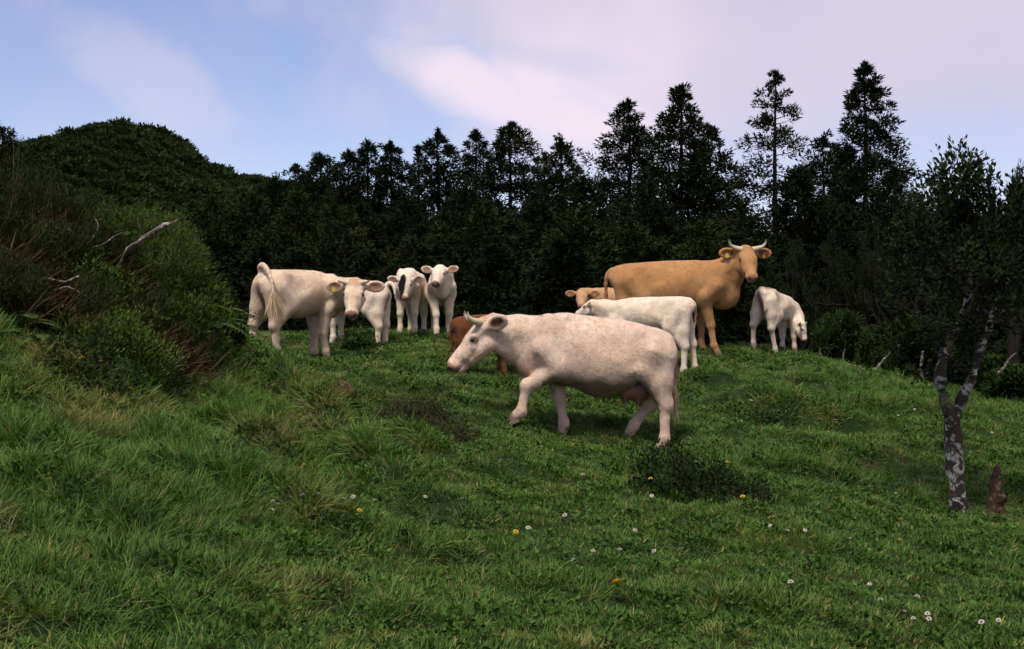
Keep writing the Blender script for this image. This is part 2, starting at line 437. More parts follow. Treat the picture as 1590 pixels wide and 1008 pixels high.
def conifer(px, ytop, d, k, sparse=0.2, label=None, seed=0, round_top=0.0, mat=None, dens=1.0, group='conifers along the skyline', lean=0.0):
    x = (px - CX) / F_PX * d
    zb = h1(x, d); zt = EYE + (CY - ytop) / F_PX * d
    tr, lb, cr = conifer_meshes(zt - zb, k, sparse, np.random.default_rng(seed), round_top, .06, dens, lean)
    r = empty('conifer_tree', (x, d, zb)); tag(r, label, 'tree', group)
    t = link('trunk', tr, m_bark, r); link('limbs', lb, m_bark, t)['kind'] = 'stuff'; link('crown', cr, mat or m_needle, r)
    return r

sky_trees = [
    # px, ytop, metres, spread, sparse, round top, label
    (975,155,46,.47,.22,.0,'slim pointed conifer standing left of the pair behind the tan cow'),
    (1058,133,44,.47,.10,.0,'tall broad conifer above the back of the tan cow'),
    (1103,196,45,.50,.15,.1,'bushy conifer leaning on the right of the tall broad conifer behind the tan cow'),
    (1205,113,42,.42,.50,.2,'thin gappy conifer with bare-looking boughs above the grazing calf'),
    (1278,212,46,.52,.25,.1,'short conifer squeezed between the thin gappy tree and the tallest spire'),
    (1343,97,42,.40,.10,.0,'tallest conifer, a dense dark spire reaching highest into the sky'),
    (1316,228,44,.5,.3,.1,'low conifer tucked against the left foot of the tallest spire'),
    (1390,262,40,.5,.2,.2,'low dark conifer at the right foot of the tallest spire'),
    (1150,312,48,.6,.4,.2,'small far conifer top in the gap behind the head of the tan cow'),
    (498,240,52,.58,.2,.25,'round-topped small conifer, first of the row right of the bare hill saddle'),
    (541,234,50,.42,.15,.0,'pointed small conifer above the white heifer, left of two close companions'),
    (571,221,50,.42,.25,.05,'small conifer in the middle of three close pointed ones above the calves'),
    (607,220,50,.46,.1,.0,'neat cone-shaped conifer, right of three close pointed ones above the calves'),
    (650,228,50,.40,.8,.0,'spindly conifer top against the left flank of a bushier cone'),
    (680,201,48,.50,.15,.0,'bushy cone-shaped conifer above the white calf that faces the camera'),
    (739,204,50,.44,.45,.05,'loose feathery conifer between the bushy cone and the round-headed conifer'),
    (793,190,47,.46,.12,.5,'round-headed conifer, tallest of the middle of the wood'),
    (845,238,50,.5,.6,.1,'thin conifer top between the round-headed conifer and its pointed neighbour'),
    (871,215,46,.46,.12,.0,'conical conifer at the right end of the middle row, over a sloping shoulder'),
    (905,276,43,.55,.15,.2,'low olive conifer sloping down to the gap of sky in the wood'),
    (942,282,48,.7,.5,.2,'small pale conifer at the foot of the slim pointed conifer'),
    (460,256,54,.7,.5,.3,'faint small conifer at the start of the row beside the hill saddle'),
    (428,276,52,.7,.3,.3,'low conifer just under the hill saddle'),
    (4,198,55,.6,.3,.1,'dark conifer tip cut by the left edge beside the hill'),
    (722,290,42,.6,.2,.3,'dark bushy conifer in front of the loose feathery one'),
    (1010,285,42,.6,.2,.2,'dark conifer filling the notch between the slim and the broad conifer'),
    (1240,262,41,.55,.3,.2,'dark conifer at the right foot of the thin gappy tree'),
    (630,312,43,.6,.15,.3,'dark conifer in front of the three close pointed ones'),
    (560,316,43,.6,.15,.3,'dark conifer over the heifer, below the pointed row'),
    (832,312,42,.6,.15,.3,'dark conifer below the thin top beside the round-headed conifer'),
]
for i, (px, yt, d, k, sp, rt, lab) in enumerate(sky_trees):
    conifer(px, yt, d, k, sp, lab, 100 + i, rt)
front_trees = [
    (752,322,35,.50,'mid-green young conifer standing out of the dark wood above the walking cow'),
    (792,338,36,.55,'olive young conifer beside the mid-green one in the dark wood'),
    (905,322,36,.60,'olive bushy conifer left of the tan cow in the dark wood'),
    (690,352,35,.55,'dull green young conifer behind the calf that faces the camera'),
    (330,306,42,.55,'dull green conifer below the right foot of the hill'),
    (392,300,42,.55,'dull green conifer over the rump of the heifer'),
    (462,300,41,.55,'dull green conifer over the back of the heifer'),
    (520,318,39,.6,'dim young conifer over the head of the heifer'),
    (980,345,36,.6,'dim young conifer right behind the back of the tan cow'),
    (1090,345,37,.6,'dim young conifer behind the neck of the tan cow'),
    (270,322,43,.5,'dull green conifer rising above the fern bank under the hill'),
]
for i, (px, yt, d, k, lab) in enumerate(front_trees):
    conifer(px, yt, d, k, .1, lab, 300 + i, .3, m_needle_light, .9, 'young conifers at the edge of the wood')

# ---- geometry-node scatter: one object, thousands of instanced pieces
def scatter(name, pts, rot, scl, idx, sources, tint=None):
    me = bpy.data.meshes.new(name); me.vertices.add(len(pts)); me.vertices.foreach_set('co', np.asarray(pts, np.float32).ravel())
    for nm, typ, arr, key in (('rot', 'FLOAT_VECTOR', rot, 'vector'), ('scl', 'FLOAT_VECTOR', scl, 'vector'), ('pick', 'INT', idx, 'value'), ('tint', 'FLOAT', tint, 'value')):
        if arr is None: continue
        a = me.attributes.new(nm, typ, 'POINT'); a.data.foreach_set(key, np.asarray(arr, np.int32 if typ == 'INT' else np.float32).ravel())
    src = bpy.data.collections.new(name + '_pieces')
    for i, sm in enumerate(sources):
        o = bpy.data.objects.new('%s_piece_%02d' % (name, i), sm); src.objects.link(o)
    ng = bpy.data.node_groups.new(name, 'GeometryNodeTree')
    ng.interface.new_socket('Geometry', in_out='INPUT', socket_type='NodeSocketGeometry'); ng.interface.new_socket('Geometry', in_out='OUTPUT', socket_type='NodeSocketGeometry')
    n = ng.nodes; gi, go = n.new('NodeGroupInput'), n.new('NodeGroupOutput')
    ci = n.new('GeometryNodeCollectionInfo'); ci.inputs['Collection'].default_value = src; ci.inputs['Separate Children'].default_value = True; ci.inputs['Reset Children'].default_value = True
    iop = n.new('GeometryNodeInstanceOnPoints'); iop.inputs['Pick Instance'].default_value = True
    def na(nm, typ):
        q = n.new('GeometryNodeInputNamedAttribute'); q.data_type = typ; q.inputs['Name'].default_value = nm; return q.outputs['Attribute']
    e2r = n.new('FunctionNodeEulerToRotation'); ng.links.new(na('rot', 'FLOAT_VECTOR'), e2r.inputs[0])
    ng.links.new(gi.outputs[0], iop.inputs['Points']); ng.links.new(ci.outputs[0], iop.inputs['Instance'])
    ng.links.new(na('pick', 'INT'), iop.inputs['Instance Index']); ng.links.new(e2r.outputs[0], iop.inputs['Rotation']); ng.links.new(na('scl', 'FLOAT_VECTOR'), iop.inputs['Scale'])
    ng.links.new(iop.outputs[0], go.inputs[0])
    o = link(name, me); md = o.modifiers.new('scatter', 'NODES'); md.node_group = ng
    return o

# the rest of the wood: a dark mass in which single trees cannot be told apart
rng = np.random.default_rng(5)
wood_src = []
for i in range(5):
    tr, lb, cr = conifer_meshes(8.0, .55, .1, np.random.default_rng(600 + i), .15, .04, 1.5)
    cr.materials.append(m_needle); wood_src.append(cr)
wp = []
for d in (33, 36, 39.5, 43, 47, 52, 58):
    span = .40 * d + 3
    for x in np.arange(-span, span, 1.55 + .012 * d):
        xx = x + rng.normal(0, .5); yy = d + rng.normal(0, .8)
        px = CX + xx / yy * F_PX
        ytop = np.interp(px, [-300, 0, 150, 300, 450, 600, 900, 940, 1000, 1130, 1160, 1250, 1400, 1600, 2000], [310, 310, 325, 322, 312, 318, 322, 350, 322, 328, 352, 325, 318, 310, 310])
        ytop += rng.uniform(0, 55) + (46 - d) * (2.2 if d < 46 else 0)
        zb = h1(xx, yy); Ht = (EYE + (CY - ytop) / F_PX * yy) - zb
        wp.append((xx, yy, zb - .3, Ht / 8.0))
wp = np.array(wp)
rot = np.zeros((len(wp), 3)); rot[:, 2] = rng.random(len(wp)) * 6.28
sc = np.stack([np.clip(wp[:, 3] * 1.25, .6, 1.35), np.clip(wp[:, 3] * 1.25, .6, 1.35), wp[:, 3]], 1) * np.stack([rng.uniform(.85, 1.15, len(wp))] * 2 + [np.ones(len(wp))], 1)
o = scatter('woodland', wp[:, :3], rot, sc, rng.integers(0, 5, len(wp)), wood_src)
tag(o, 'dark mass of close-grown conifers filling the background behind the cattle', 'woodland', None, 'stuff')

# ---- the hill: a forested dome far behind on the left
hx, hy = np.meshgrid(np.linspace(-150, 30, 150), np.linspace(170, 400, 110), indexing='ij')
def hill_h(x, y):
    px = CX + x / 250.0 * F_PX
    prof = np.interp(px, [-600, -200, 0, 60, 120, 190, 250, 300, 345, 375, 405, 440, 480, 560, 700, 900], [300, 250, 226, 208, 194, 186, 198, 224, 250, 262, 256, 268, 276, 300, 340, 420])
    top = (CY - prof) / F_PX * 250
    c_ = np.exp(-((y - 250) / 55.0) ** 2)
    return -5 + (top + 5) * c_ + (fbm(x * .06, y * .06, 21) - .47) * 5 * c_ - 1.2
hz = hill_h(hx, hy)
I = np.arange(hx.size).reshape(hx.shape)
FQ = np.stack([I[:-1, :-1], I[1:, :-1], I[1:, 1:], I[:-1, 1:]], -1).reshape(-1, 4)
m, nt, b = new_mat('hill_soil')
nt.links.new(mixc(nt, noise(nt, .15, 5), (0.008, 0.014, 0.004), (0.014, 0.024, 0.006)), b.inputs['Base Color']); b.inputs['Roughness'].default_value = 1.0; b.inputs['Specular IOR Level'].default_value = 0.0
tag(link('hill', mesh_np('hill', np.stack([hx, hy, hz], -1).reshape(-1, 3), FQ), m), kind='structure')
m_hill = leaf_mat('hill_scrub_leaves', (0.012, 0.024, 0.007), (0.040, 0.064, 0.019), (0.05, 0.060, 0.018), 0.03)
hs_src = []
for i in range(4):
    r_ = np.random.default_rng(700 + i)
    cc = norm(r_.normal(0, 1, (26, 3))) * r_.uniform(.4, 1, (26, 1)) * np.array([1, 1, .75]); cc[:, 2] = abs(cc[:, 2]) * .9
    V, Fq, sh = sprays(cc, norm(cc), 30, .42, .34, .085, r_, .3)
    me = mesh_np('scrub', V, Fq, False); fattr(me, 'shade', sh); me.materials.append(m_hill); hs_src.append(me)
n_ = 15000
hxp, hyp = rng.uniform(-135, 25, n_), rng.uniform(180, 268, n_)
hzp = hill_h(hxp, hyp)
rot = np.zeros((n_, 3)); rot[:, 2] = rng.random(n_) * 6.28
s_ = (rng.uniform(.55, 1.45, n_) * np.where(rng.random(n_) < .07, 1.6, 1.0))[:, None] * np.array([[1, 1, 1.0]])
o = scatter('hill_scrub', np.stack([hxp, hyp, hzp - .2], 1), rot, s_, rng.integers(0, 4, n_), hs_src)
tag(o, 'dark green low scrub forest clothing the round hill', 'scrub', None, 'stuff')

# ---- broadleaf trees
def limb_tree(rng, base, paths0, levels, tips_n, leaf_len, leaf_w, per, spread=.55, rad=.16, shrink=.66, min_z=None, tri=False):
    """grow limbs from given starting limbs; returns limb paths, leaf sprays at the twig ends"""
    paths, tips = [], []
    def grow(p, d, L, r, lev):
        n = 4
        pts = [p]; dd = d.copy()
        for i in range(n):
            dd = norm(dd + rng.normal(0, .16, 3) + np.array([0, 0, .05])); pts.append(pts[-1] + dd * L / n)
        paths.append((np.array(pts), np.linspace(r, r * .55, n + 1)))
        if lev == 0: tips.append((pts[-1], dd)); tips.append((pts[-2], dd)); return
        if lev <= 1: tips.append((pts[3], dd))
        for i in range(tips_n):
            a = norm(dd + rng.normal(0, spread, 3) + np.array([0, 0, .12])); j = n if i == 0 else int(rng.integers(2, n + 1))
            grow(pts[j], a, L * shrink * rng.uniform(.8, 1.15), r * .55, lev - 1)
    for p, d, L, r in paths0: grow(np.array(p, float), norm(np.array(d, float)), L, r, levels)
    c_ = np.array([t[0] for t in tips]); a_ = norm(np.array([t[1] for t in tips]))
    if min_z is not None:
        keep = c_[:, 2] > min_z; c_, a_ = c_[keep], a_[keep]
    V, Fq, sh = sprays(c_, a_, per, rad, leaf_len, leaf_w, rng, .35, 1.0, tri)
    return paths, (V, Fq, sh)

def broadleaf(px, ybase_d, ytop, label, seed, spread_px, name='broadleaf_tree', mat=None, group='dark broadleaved trees at the right', per=20):
    d = ybase_d; x = (px - CX) / F_PX * d; zb = h1(x, d); H = EYE + (CY - ytop) / F_PX * d - zb
    rng = np.random.default_rng(seed)
    W = spread_px / F_PX * d
    starts = []
    for i in range(7):
        a = i * .9 + rng.random(); el = rng.uniform(.6, 1.6)
        starts.append(((0, 0, H * rng.uniform(.12, .34)), (math.cos(a) * W / H * 1.3, math.sin(a) * W / H * 1.1, el), H * .30, .03 + .012 * H))
    paths, (V, Fq, sh) = limb_tree(rng, None, starts, 3, 3, .085, .021, per, .55, .15, .72, None, True)
    s_ = H / max(V[:, 2].max(), .1)
    V[:, 2] *= s_; wx = np.percentile(abs(V[:, 0]), 97); V[:, :2] *= W / wx
    for p_, _ in paths: p_[:, 2] *= s_; p_[:, :2] *= W / wx
    trunk = (np.array([[0, 0, -.2], [.03, 0, H * .15], [0, .03, H * .36]]), np.array([.05 + .014 * H, .04 + .012 * H, .03 + .009 * H]))
    tv, tq = tubes([trunk], 9); bv, bq = tubes(paths, 5)
    r = empty(name, (x, d, zb)); tag(r, label, 'tree', group)
    t = link('trunk', mesh_np('trunk', tv, tq), m_shade_bark, r); link('limbs', mesh_np('limbs', bv, bq), m_shade_bark, t)['kind'] = 'stuff'
    cr = mesh_np('crown', V, Fq, False); fattr(cr, 'shade', sh); link('crown', cr, mat or m_broad, r)
    return r
for i, a in enumerate([
    (1465, 24.0, 240, 'broadleaved tree with a rounded tufty head against the sky, right of the tallest spire', 62),
    (1572, 22.5, 246, 'broadleaved tree with upright tufts at the right edge of the picture', 60),
    (1410, 27.0, 292, 'low dark broadleaved tree between the tallest spire and the round tufty head', 60),
    (1520, 25.5, 300, 'dark broadleaved tree filling the dip between the two tufty heads', 65),
    (1640, 24.0, 262, 'dark broadleaved tree mostly beyond the right edge', 70),
    (1350, 29.0, 330, 'dark broadleaved tree behind the grazing calf, under the tallest spire', 70),
    (1250, 29.5, 352, 'dark broadleaved tree rising straight behind the grazing calf', 70),
    (1440, 28.0, 380, 'dark rounded tree deep in the shade left of the lichened trunk', 70)]):
    broadleaf(a[0], a[1], a[2], a[3], 800 + i, a[4], per=38)
m_bush = leaf_mat('bush_leaves', (0.012, 0.026, 0.007), (0.040, 0.068, 0.018), None)
for i, a in enumerate([
    (1302, 25.0, 474, 'green bush behind the crest just right of the grazing calf', 34),
    (1432, 24.0, 482, 'rounded dull green bush behind the crest, left of the lichened trunk', 42),
    (1362, 26.0, 492, 'dim low bush behind the crest between two rounder bushes', 34),
    (1590, 21.5, 560, 'low dark bush behind the small stump at the right edge', 50),
    (1545, 24.0, 545, 'low dark bush beyond the fork of the lichened trunk', 45)]):
    o = broadleaf(a[0], a[1], a[2], a[3], 860 + i, a[4], 'bush', m_bush, 'bushes behind the crest', per=34); o['category'] = 'bush'

# ================================================================== CATTLE
# each body is one continuous skin: a blended distance field of muscles and bones, polygonised
class Field:
    def __init__(s, lo, hi, h):
        s.lo, s.h = np.array(lo, float), h
        s.n = np.ceil((np.array(hi) - s.lo) / h).astype(int) + 1
        s.f = np.full(s.n, 1.0, np.float32)
    def _box(s, lo, hi, pad):
        a = np.clip(np.floor((np.array(lo) - pad - s.lo) / s.h).astype(int), 0, s.n - 1)
        b = np.clip(np.ceil((np.array(hi) + pad - s.lo) / s.h).astype(int) + 1, 1, s.n)
        sl = tuple(slice(i, max(j, i + 1)) for i, j in zip(a, b))
        ax = [(s.lo[i] + np.arange(sl[i].start, sl[i].stop) * s.h).astype(np.float32) for i in range(3)]
        return sl, ax[0][:, None, None], ax[1][None, :, None], ax[2][None, None, :]
    def _add(s, sl, d, k):
        f = s.f[sl]
        hh = np.clip(k - np.abs(f - d), 0, None) / k
        s.f[sl] = np.minimum(f, d) - hh * hh * k * 0.25
    def cone(s, a, b, r1, r2, k=0.06):
        a, b = np.asarray(a, np.float32), np.asarray(b, np.float32)
        R = max(r1, r2)
        sl, X, Y, Z = s._box(np.minimum(a, b) - R, np.maximum(a, b) + R, k + 0.05)
        ba = b - a; L = float(ba @ ba) + 1e-9
        t = np.clip(((X - a[0]) * ba[0] + (Y - a[1]) * ba[1] + (Z - a[2]) * ba[2]) / L, 0, 1)
        d = np.sqrt((X - a[0] - ba[0] * t) ** 2 + (Y - a[1] - ba[1] * t) ** 2 + (Z - a[2] - ba[2] * t) ** 2) - (r1 + (r2 - r1) * t)
        s._add(sl, d, k)
    def _ell(s, c, r, M, pad):
        c = np.asarray(c, np.float32); r = np.asarray(r, np.float32)
        ext = r if M is None else np.sqrt(((np.asarray(M) * r[None, :]) ** 2).sum(1))
        sl, X, Y, Z = s._box(c - ext, c + ext, pad)
        X, Y, Z = X - c[0], Y - c[1], Z - c[2]
        if M is not None:
            M = np.asarray(M, np.float32)
            X, Y, Z = (X * M[0, i] + Y * M[1, i] + Z * M[2, i] for i in range(3))
        q = np.sqrt((X / r[0]) ** 2 + (Y / r[1]) ** 2 + (Z / r[2]) ** 2)
        g = np.sqrt((X / r[0] ** 2) ** 2 + (Y / r[1] ** 2) ** 2 + (Z / r[2] ** 2) ** 2) + 1e-6
        return sl, q * (q - 1) / g
    def ell(s, c, r, M=None, k=0.08):
        sl, d = s._ell(c, r, M, k + 0.05); s._add(sl, d, k)
    def cut(s, c, r, M=None, k=0.01):
        sl, d = s._ell(c, r, M, k + 0.02)
        f = s.f[sl]; d = -d
        hh = np.clip(k - np.abs(f - d), 0, None) / k
        s.f[sl] = np.maximum(f, d) + hh * hh * k * 0.25
    def mesh(s):
        f = s.f; ins = f < 0
        c = [ins[i:f.shape[0] - 1 + i, j:f.shape[1] - 1 + j, k:f.shape[2] - 1 + k] for i in (0, 1) for j in (0, 1) for k in (0, 1)]
        tot = sum(q.astype(np.int8) for q in c)
        act = (tot > 0) & (tot < 8)
        A = np.argwhere(act)
        idx = np.full(act.shape, -1, np.int32); idx[act] = np.arange(len(A))
        corner = np.array([(i, j, k) for i in (0, 1) for j in (0, 1) for k in (0, 1)])
        val = np.stack([f[A[:, 0] + q[0], A[:, 1] + q[1], A[:, 2] + q[2]] for q in corner], 1)
        acc = np.zeros((len(A), 3)); cnt = np.zeros(len(A))
        for p in range(8):
            for q in range(p + 1, 8):
                if np.abs(corner[p] - corner[q]).sum() != 1: continue
                m_ = (val[:, p] < 0) != (val[:, q] < 0)
                t = np.where(m_, val[:, p] / np.where(m_, val[:, p] - val[:, q], 1), 0)
                acc += np.where(m_[:, None], corner[p] + t[:, None] * (corner[q] - corner[p]), 0); cnt += m_
        V = s.lo + (A + acc / cnt[:, None]) * s.h
        quads = []
        for ax in range(3):
            o = [slice(None)] * 3; o2 = [slice(None)] * 3
            o[ax] = slice(0, -1); o2[ax] = slice(1, None)
            i0, i1 = ins[tuple(o)], ins[tuple(o2)]
            E = np.argwhere(i0 != i1); u, v = [(1, 2), (2, 0), (0, 1)][ax]
            ok = (E[:, u] > 0) & (E[:, v] > 0) & (E[:, u] < f.shape[u] - 1) & (E[:, v] < f.shape[v] - 1); E = E[ok]
            du = np.zeros(3, int); du[u] = 1; dv = np.zeros(3, int); dv[v] = 1
            g = lambda e: idx[e[:, 0], e[:, 1], e[:, 2]]
            Q = np.stack([g(E - du - dv), g(E - dv), g(E), g(E - du)], 1)
            fl = ~i0[E[:, 0], E[:, 1], E[:, 2]]
            Q[fl] = Q[fl][:, ::-1]; quads.append(Q)
        Q = np.concatenate(quads); Q = Q[(Q >= 0).all(1)]
        # drop stray islands far from the main skin is not needed; smooth lightly
        e = np.concatenate([Q[:, [0, 1]], Q[:, [1, 2]], Q[:, [2, 3]], Q[:, [3, 0]]])
        deg = np.bincount(e.ravel(), minlength=len(V)).astype(float)
        for lam in (0.5, -0.25, 0.5, -0.2):
            S = np.zeros_like(V)
            for d_ in range(3):
                S[:, d_] = np.bincount(e[:, 0], V[e[:, 1], d_], len(V)) + np.bincount(e[:, 1], V[e[:, 0], d_], len(V))
            V = V + lam * (S / np.maximum(deg, 1)[:, None] - V)
        return V, Q

def norm(v): return v / (np.linalg.norm(v, axis=-1, keepdims=True) + 1e-9)
def vnormals(V, Q):
    n = np.cross(V[Q[:, 2]] - V[Q[:, 0]], V[Q[:, 3]] - V[Q[:, 1]])
    N_ = np.zeros_like(V)
    for i in range(4):
        for d_ in range(3): N_[:, d_] += np.bincount(Q[:, i], n[:, d_], len(V))
    return N_ / (np.linalg.norm(N_, axis=1)[:, None] + 1e-9)

m_coat, nt, b = new_mat('cattle_coat')
c = attr(nt, 'coat', out='Color')
c = mixc(nt, ramp(nt, noise(nt, 5.0, 5, 0.6, 'obj'), 0.40, 0.66, 0, 0.5), c, mixc(nt, 1.0, c, (0.80, 0.68, 0.58), 'MULTIPLY'))
c = mixc(nt, ramp(nt, noise(nt, 16.0, 5, 0.7, 'obj'), 0.42, 0.72, 0, 0.7), c, mixc(nt, 1.0, c, (0.80, 0.72, 0.64), 'MULTIPLY'))
c = mixc(nt, ramp(nt, noise(nt, 75.0, 4, 0.7, 'obj'), 0.35, 0.7, 0, 0.8), c, mixc(nt, 1.0, c, (0.80, 0.76, 0.72), 'MULTIPLY'))
nt.links.new(c, b.inputs['Base Color']); b.inputs['Roughness'].default_value = 0.75; b.inputs['Specular IOR Level'].default_value = 0.05
b.inputs['Sheen Weight'].default_value = 0.08; b.inputs['Sheen Roughness'].default_value = 0.5
bump(nt, b, noise(nt, 38, 6, 0.75, 'obj'), 0.6, 0.016)
m_horn, nt, b = new_mat('horn')
c = mixc(nt, ramp(nt, attr(nt, 'along'), 0.65, 1.0), (0.46, 0.39, 0.26), (0.09, 0.075, 0.06))
nt.links.new(c, b.inputs['Base Color']); b.inputs['Roughness'].default_value = 0.5
m_hoof, nt, b = new_mat('hoof_horn')
nt.links.new(mixc(nt, noise(nt, 20, 4), (0.06, 0.045, 0.03), (0.20, 0.15, 0.10)), b.inputs['Base Color']); b.inputs['Roughness'].default_value = 0.6
m_eye, nt, b = new_mat('eye_dark'); b.inputs['Base Color'].default_value = (0.010, 0.007, 0.005, 1); b.inputs['Roughness'].default_value = 0.12
m_tag, nt, b = new_mat('ear_tag_plastic')
nt.links.new(mixc(nt, noise(nt, 30, 2, 0.5, 'obj'), (0.34, 0.33, 0.06), (0.44, 0.40, 0.08)), b.inputs['Base Color']); b.inputs['Roughness'].default_value = 0.45
m_tag2, nt, b = new_mat('ear_tag_plastic_orange')
nt.links.new(mixc(nt, noise(nt, 30, 2, 0.5, 'obj'), (0.36, 0.15, 0.05), (0.44, 0.20, 0.06)), b.inputs['Base Color']); b.inputs['Roughness'].default_value = 0.45
m_udder, nt, b = new_mat('shade_darkened_udder_skin')
nt.links.new(mixc(nt, noise(nt, 14, 4, 0.6, 'obj'), (0.21, 0.105, 0.07), (0.12, 0.06, 0.042)), b.inputs['Base Color']); b.inputs['Roughness'].default_value = 0.7  # reddish-brown skin, its colour darkened for the shade under the belly
def hair_mat(name, a, c2):
    m_, nt, b = new_mat(name)
    nt.links.new(mixc(nt, attr(nt, 'shade'), a, c2), b.inputs['Base Color']); b.inputs['Roughness'].default_value = 0.7
    return m_
m_tuft = hair_mat('tail_hair_cream', (0.34, 0.24, 0.12), (0.62, 0.48, 0.30))
m_tuft_tan = hair_mat('tail_hair_brown', (0.10, 0.045, 0.02), (0.24, 0.12, 0.05))

CREAM, PINKISH, WHITE, TAN, BROWN = (0.70, 0.58, 0.45), (0.71, 0.57, 0.465), (0.76, 0.67, 0.55), (0.43, 0.238, 0.106), (0.15, 0.060, 0.022)

HOOF = None
def hoof_mesh():
    global HOOF
    if HOOF is None:
        V, Fq, Fn = [], [], []
        for s in (-1, 1):
            base = len(V)
            ring = [(0.075, 0.003), (0.055, 0.030), (0.0, 0.044), (-0.045, 0.038), (-0.055, 0.012), (-0.045, 0.002), (0.0, 0.001)]
            for z, sc, sh in ((-0.03, 1.04, 0.012), (0.012, 1.0, 0.006), (0.05, 0.86, -0.010), (0.085, 0.72, -0.020)):
                for (x, y) in ring: V.append((x * sc + sh, s * (y * sc + 0.003), z))
            k = len(ring)
            for l in range(3):
                for i in range(k):
                    q = [base + l * k + i, base + l * k + (i + 1) % k, base + (l + 1) * k + (i + 1) % k, base + (l + 1) * k + i]
                    Fq.append(q if s < 0 else q[::-1])
        HOOF = mesh_np('hoof', V, np.array(Fq)); HOOF.materials.append(m_hoof)
    return HOOF

def strands(root_pts, dirs, length, n, width, spread, droop, rng):
    """a hank of flat hair strands"""
    V, Fq, sh = [], [], []
    for i in range(n):
        t = rng.random(); j = min(int(t * (len(root_pts) - 1)), len(root_pts) - 2); u = t * (len(root_pts) - 1) - j
        p = root_pts[j] * (1 - u) + root_pts[j + 1] * u
        d = dirs + rng.normal(0, spread, 3); d /= np.linalg.norm(d)
        L = length * rng.uniform(0.6, 1.1); side = np.cross(d, rng.normal(0, 1, 3)); side /= np.linalg.norm(side) + 1e-9
        base = len(V)
        for q in range(4):
            s = q / 3; w = width * (1 - 0.85 * s)
            pp = p + d * L * s + np.array([0, 0, -droop]) * s * s * L
            V += [pp - side * w, pp + side * w]; sh += [rng.random()] * 2 if q == 0 else [sh[-1]] * 2
            if q: Fq.append([base + 2 * q - 2, base + 2 * q - 1, base + 2 * q + 1, base + 2 * q])
    me = mesh_np('tail_tuft', np.array(V), np.array(Fq)); fattr(me, 'shade', sh); return me

FORE = [(.58, .20, .99), (.42, .19, .79), (.46, .155, .43), (.45, .155, .14), (.475, .155, .045)]
HIND = [(-.52, .15, 1.05), (-.39, .19, .80), (-.64, .15, .47), (-.63, .15, .14), (-.60, .15, .045)]

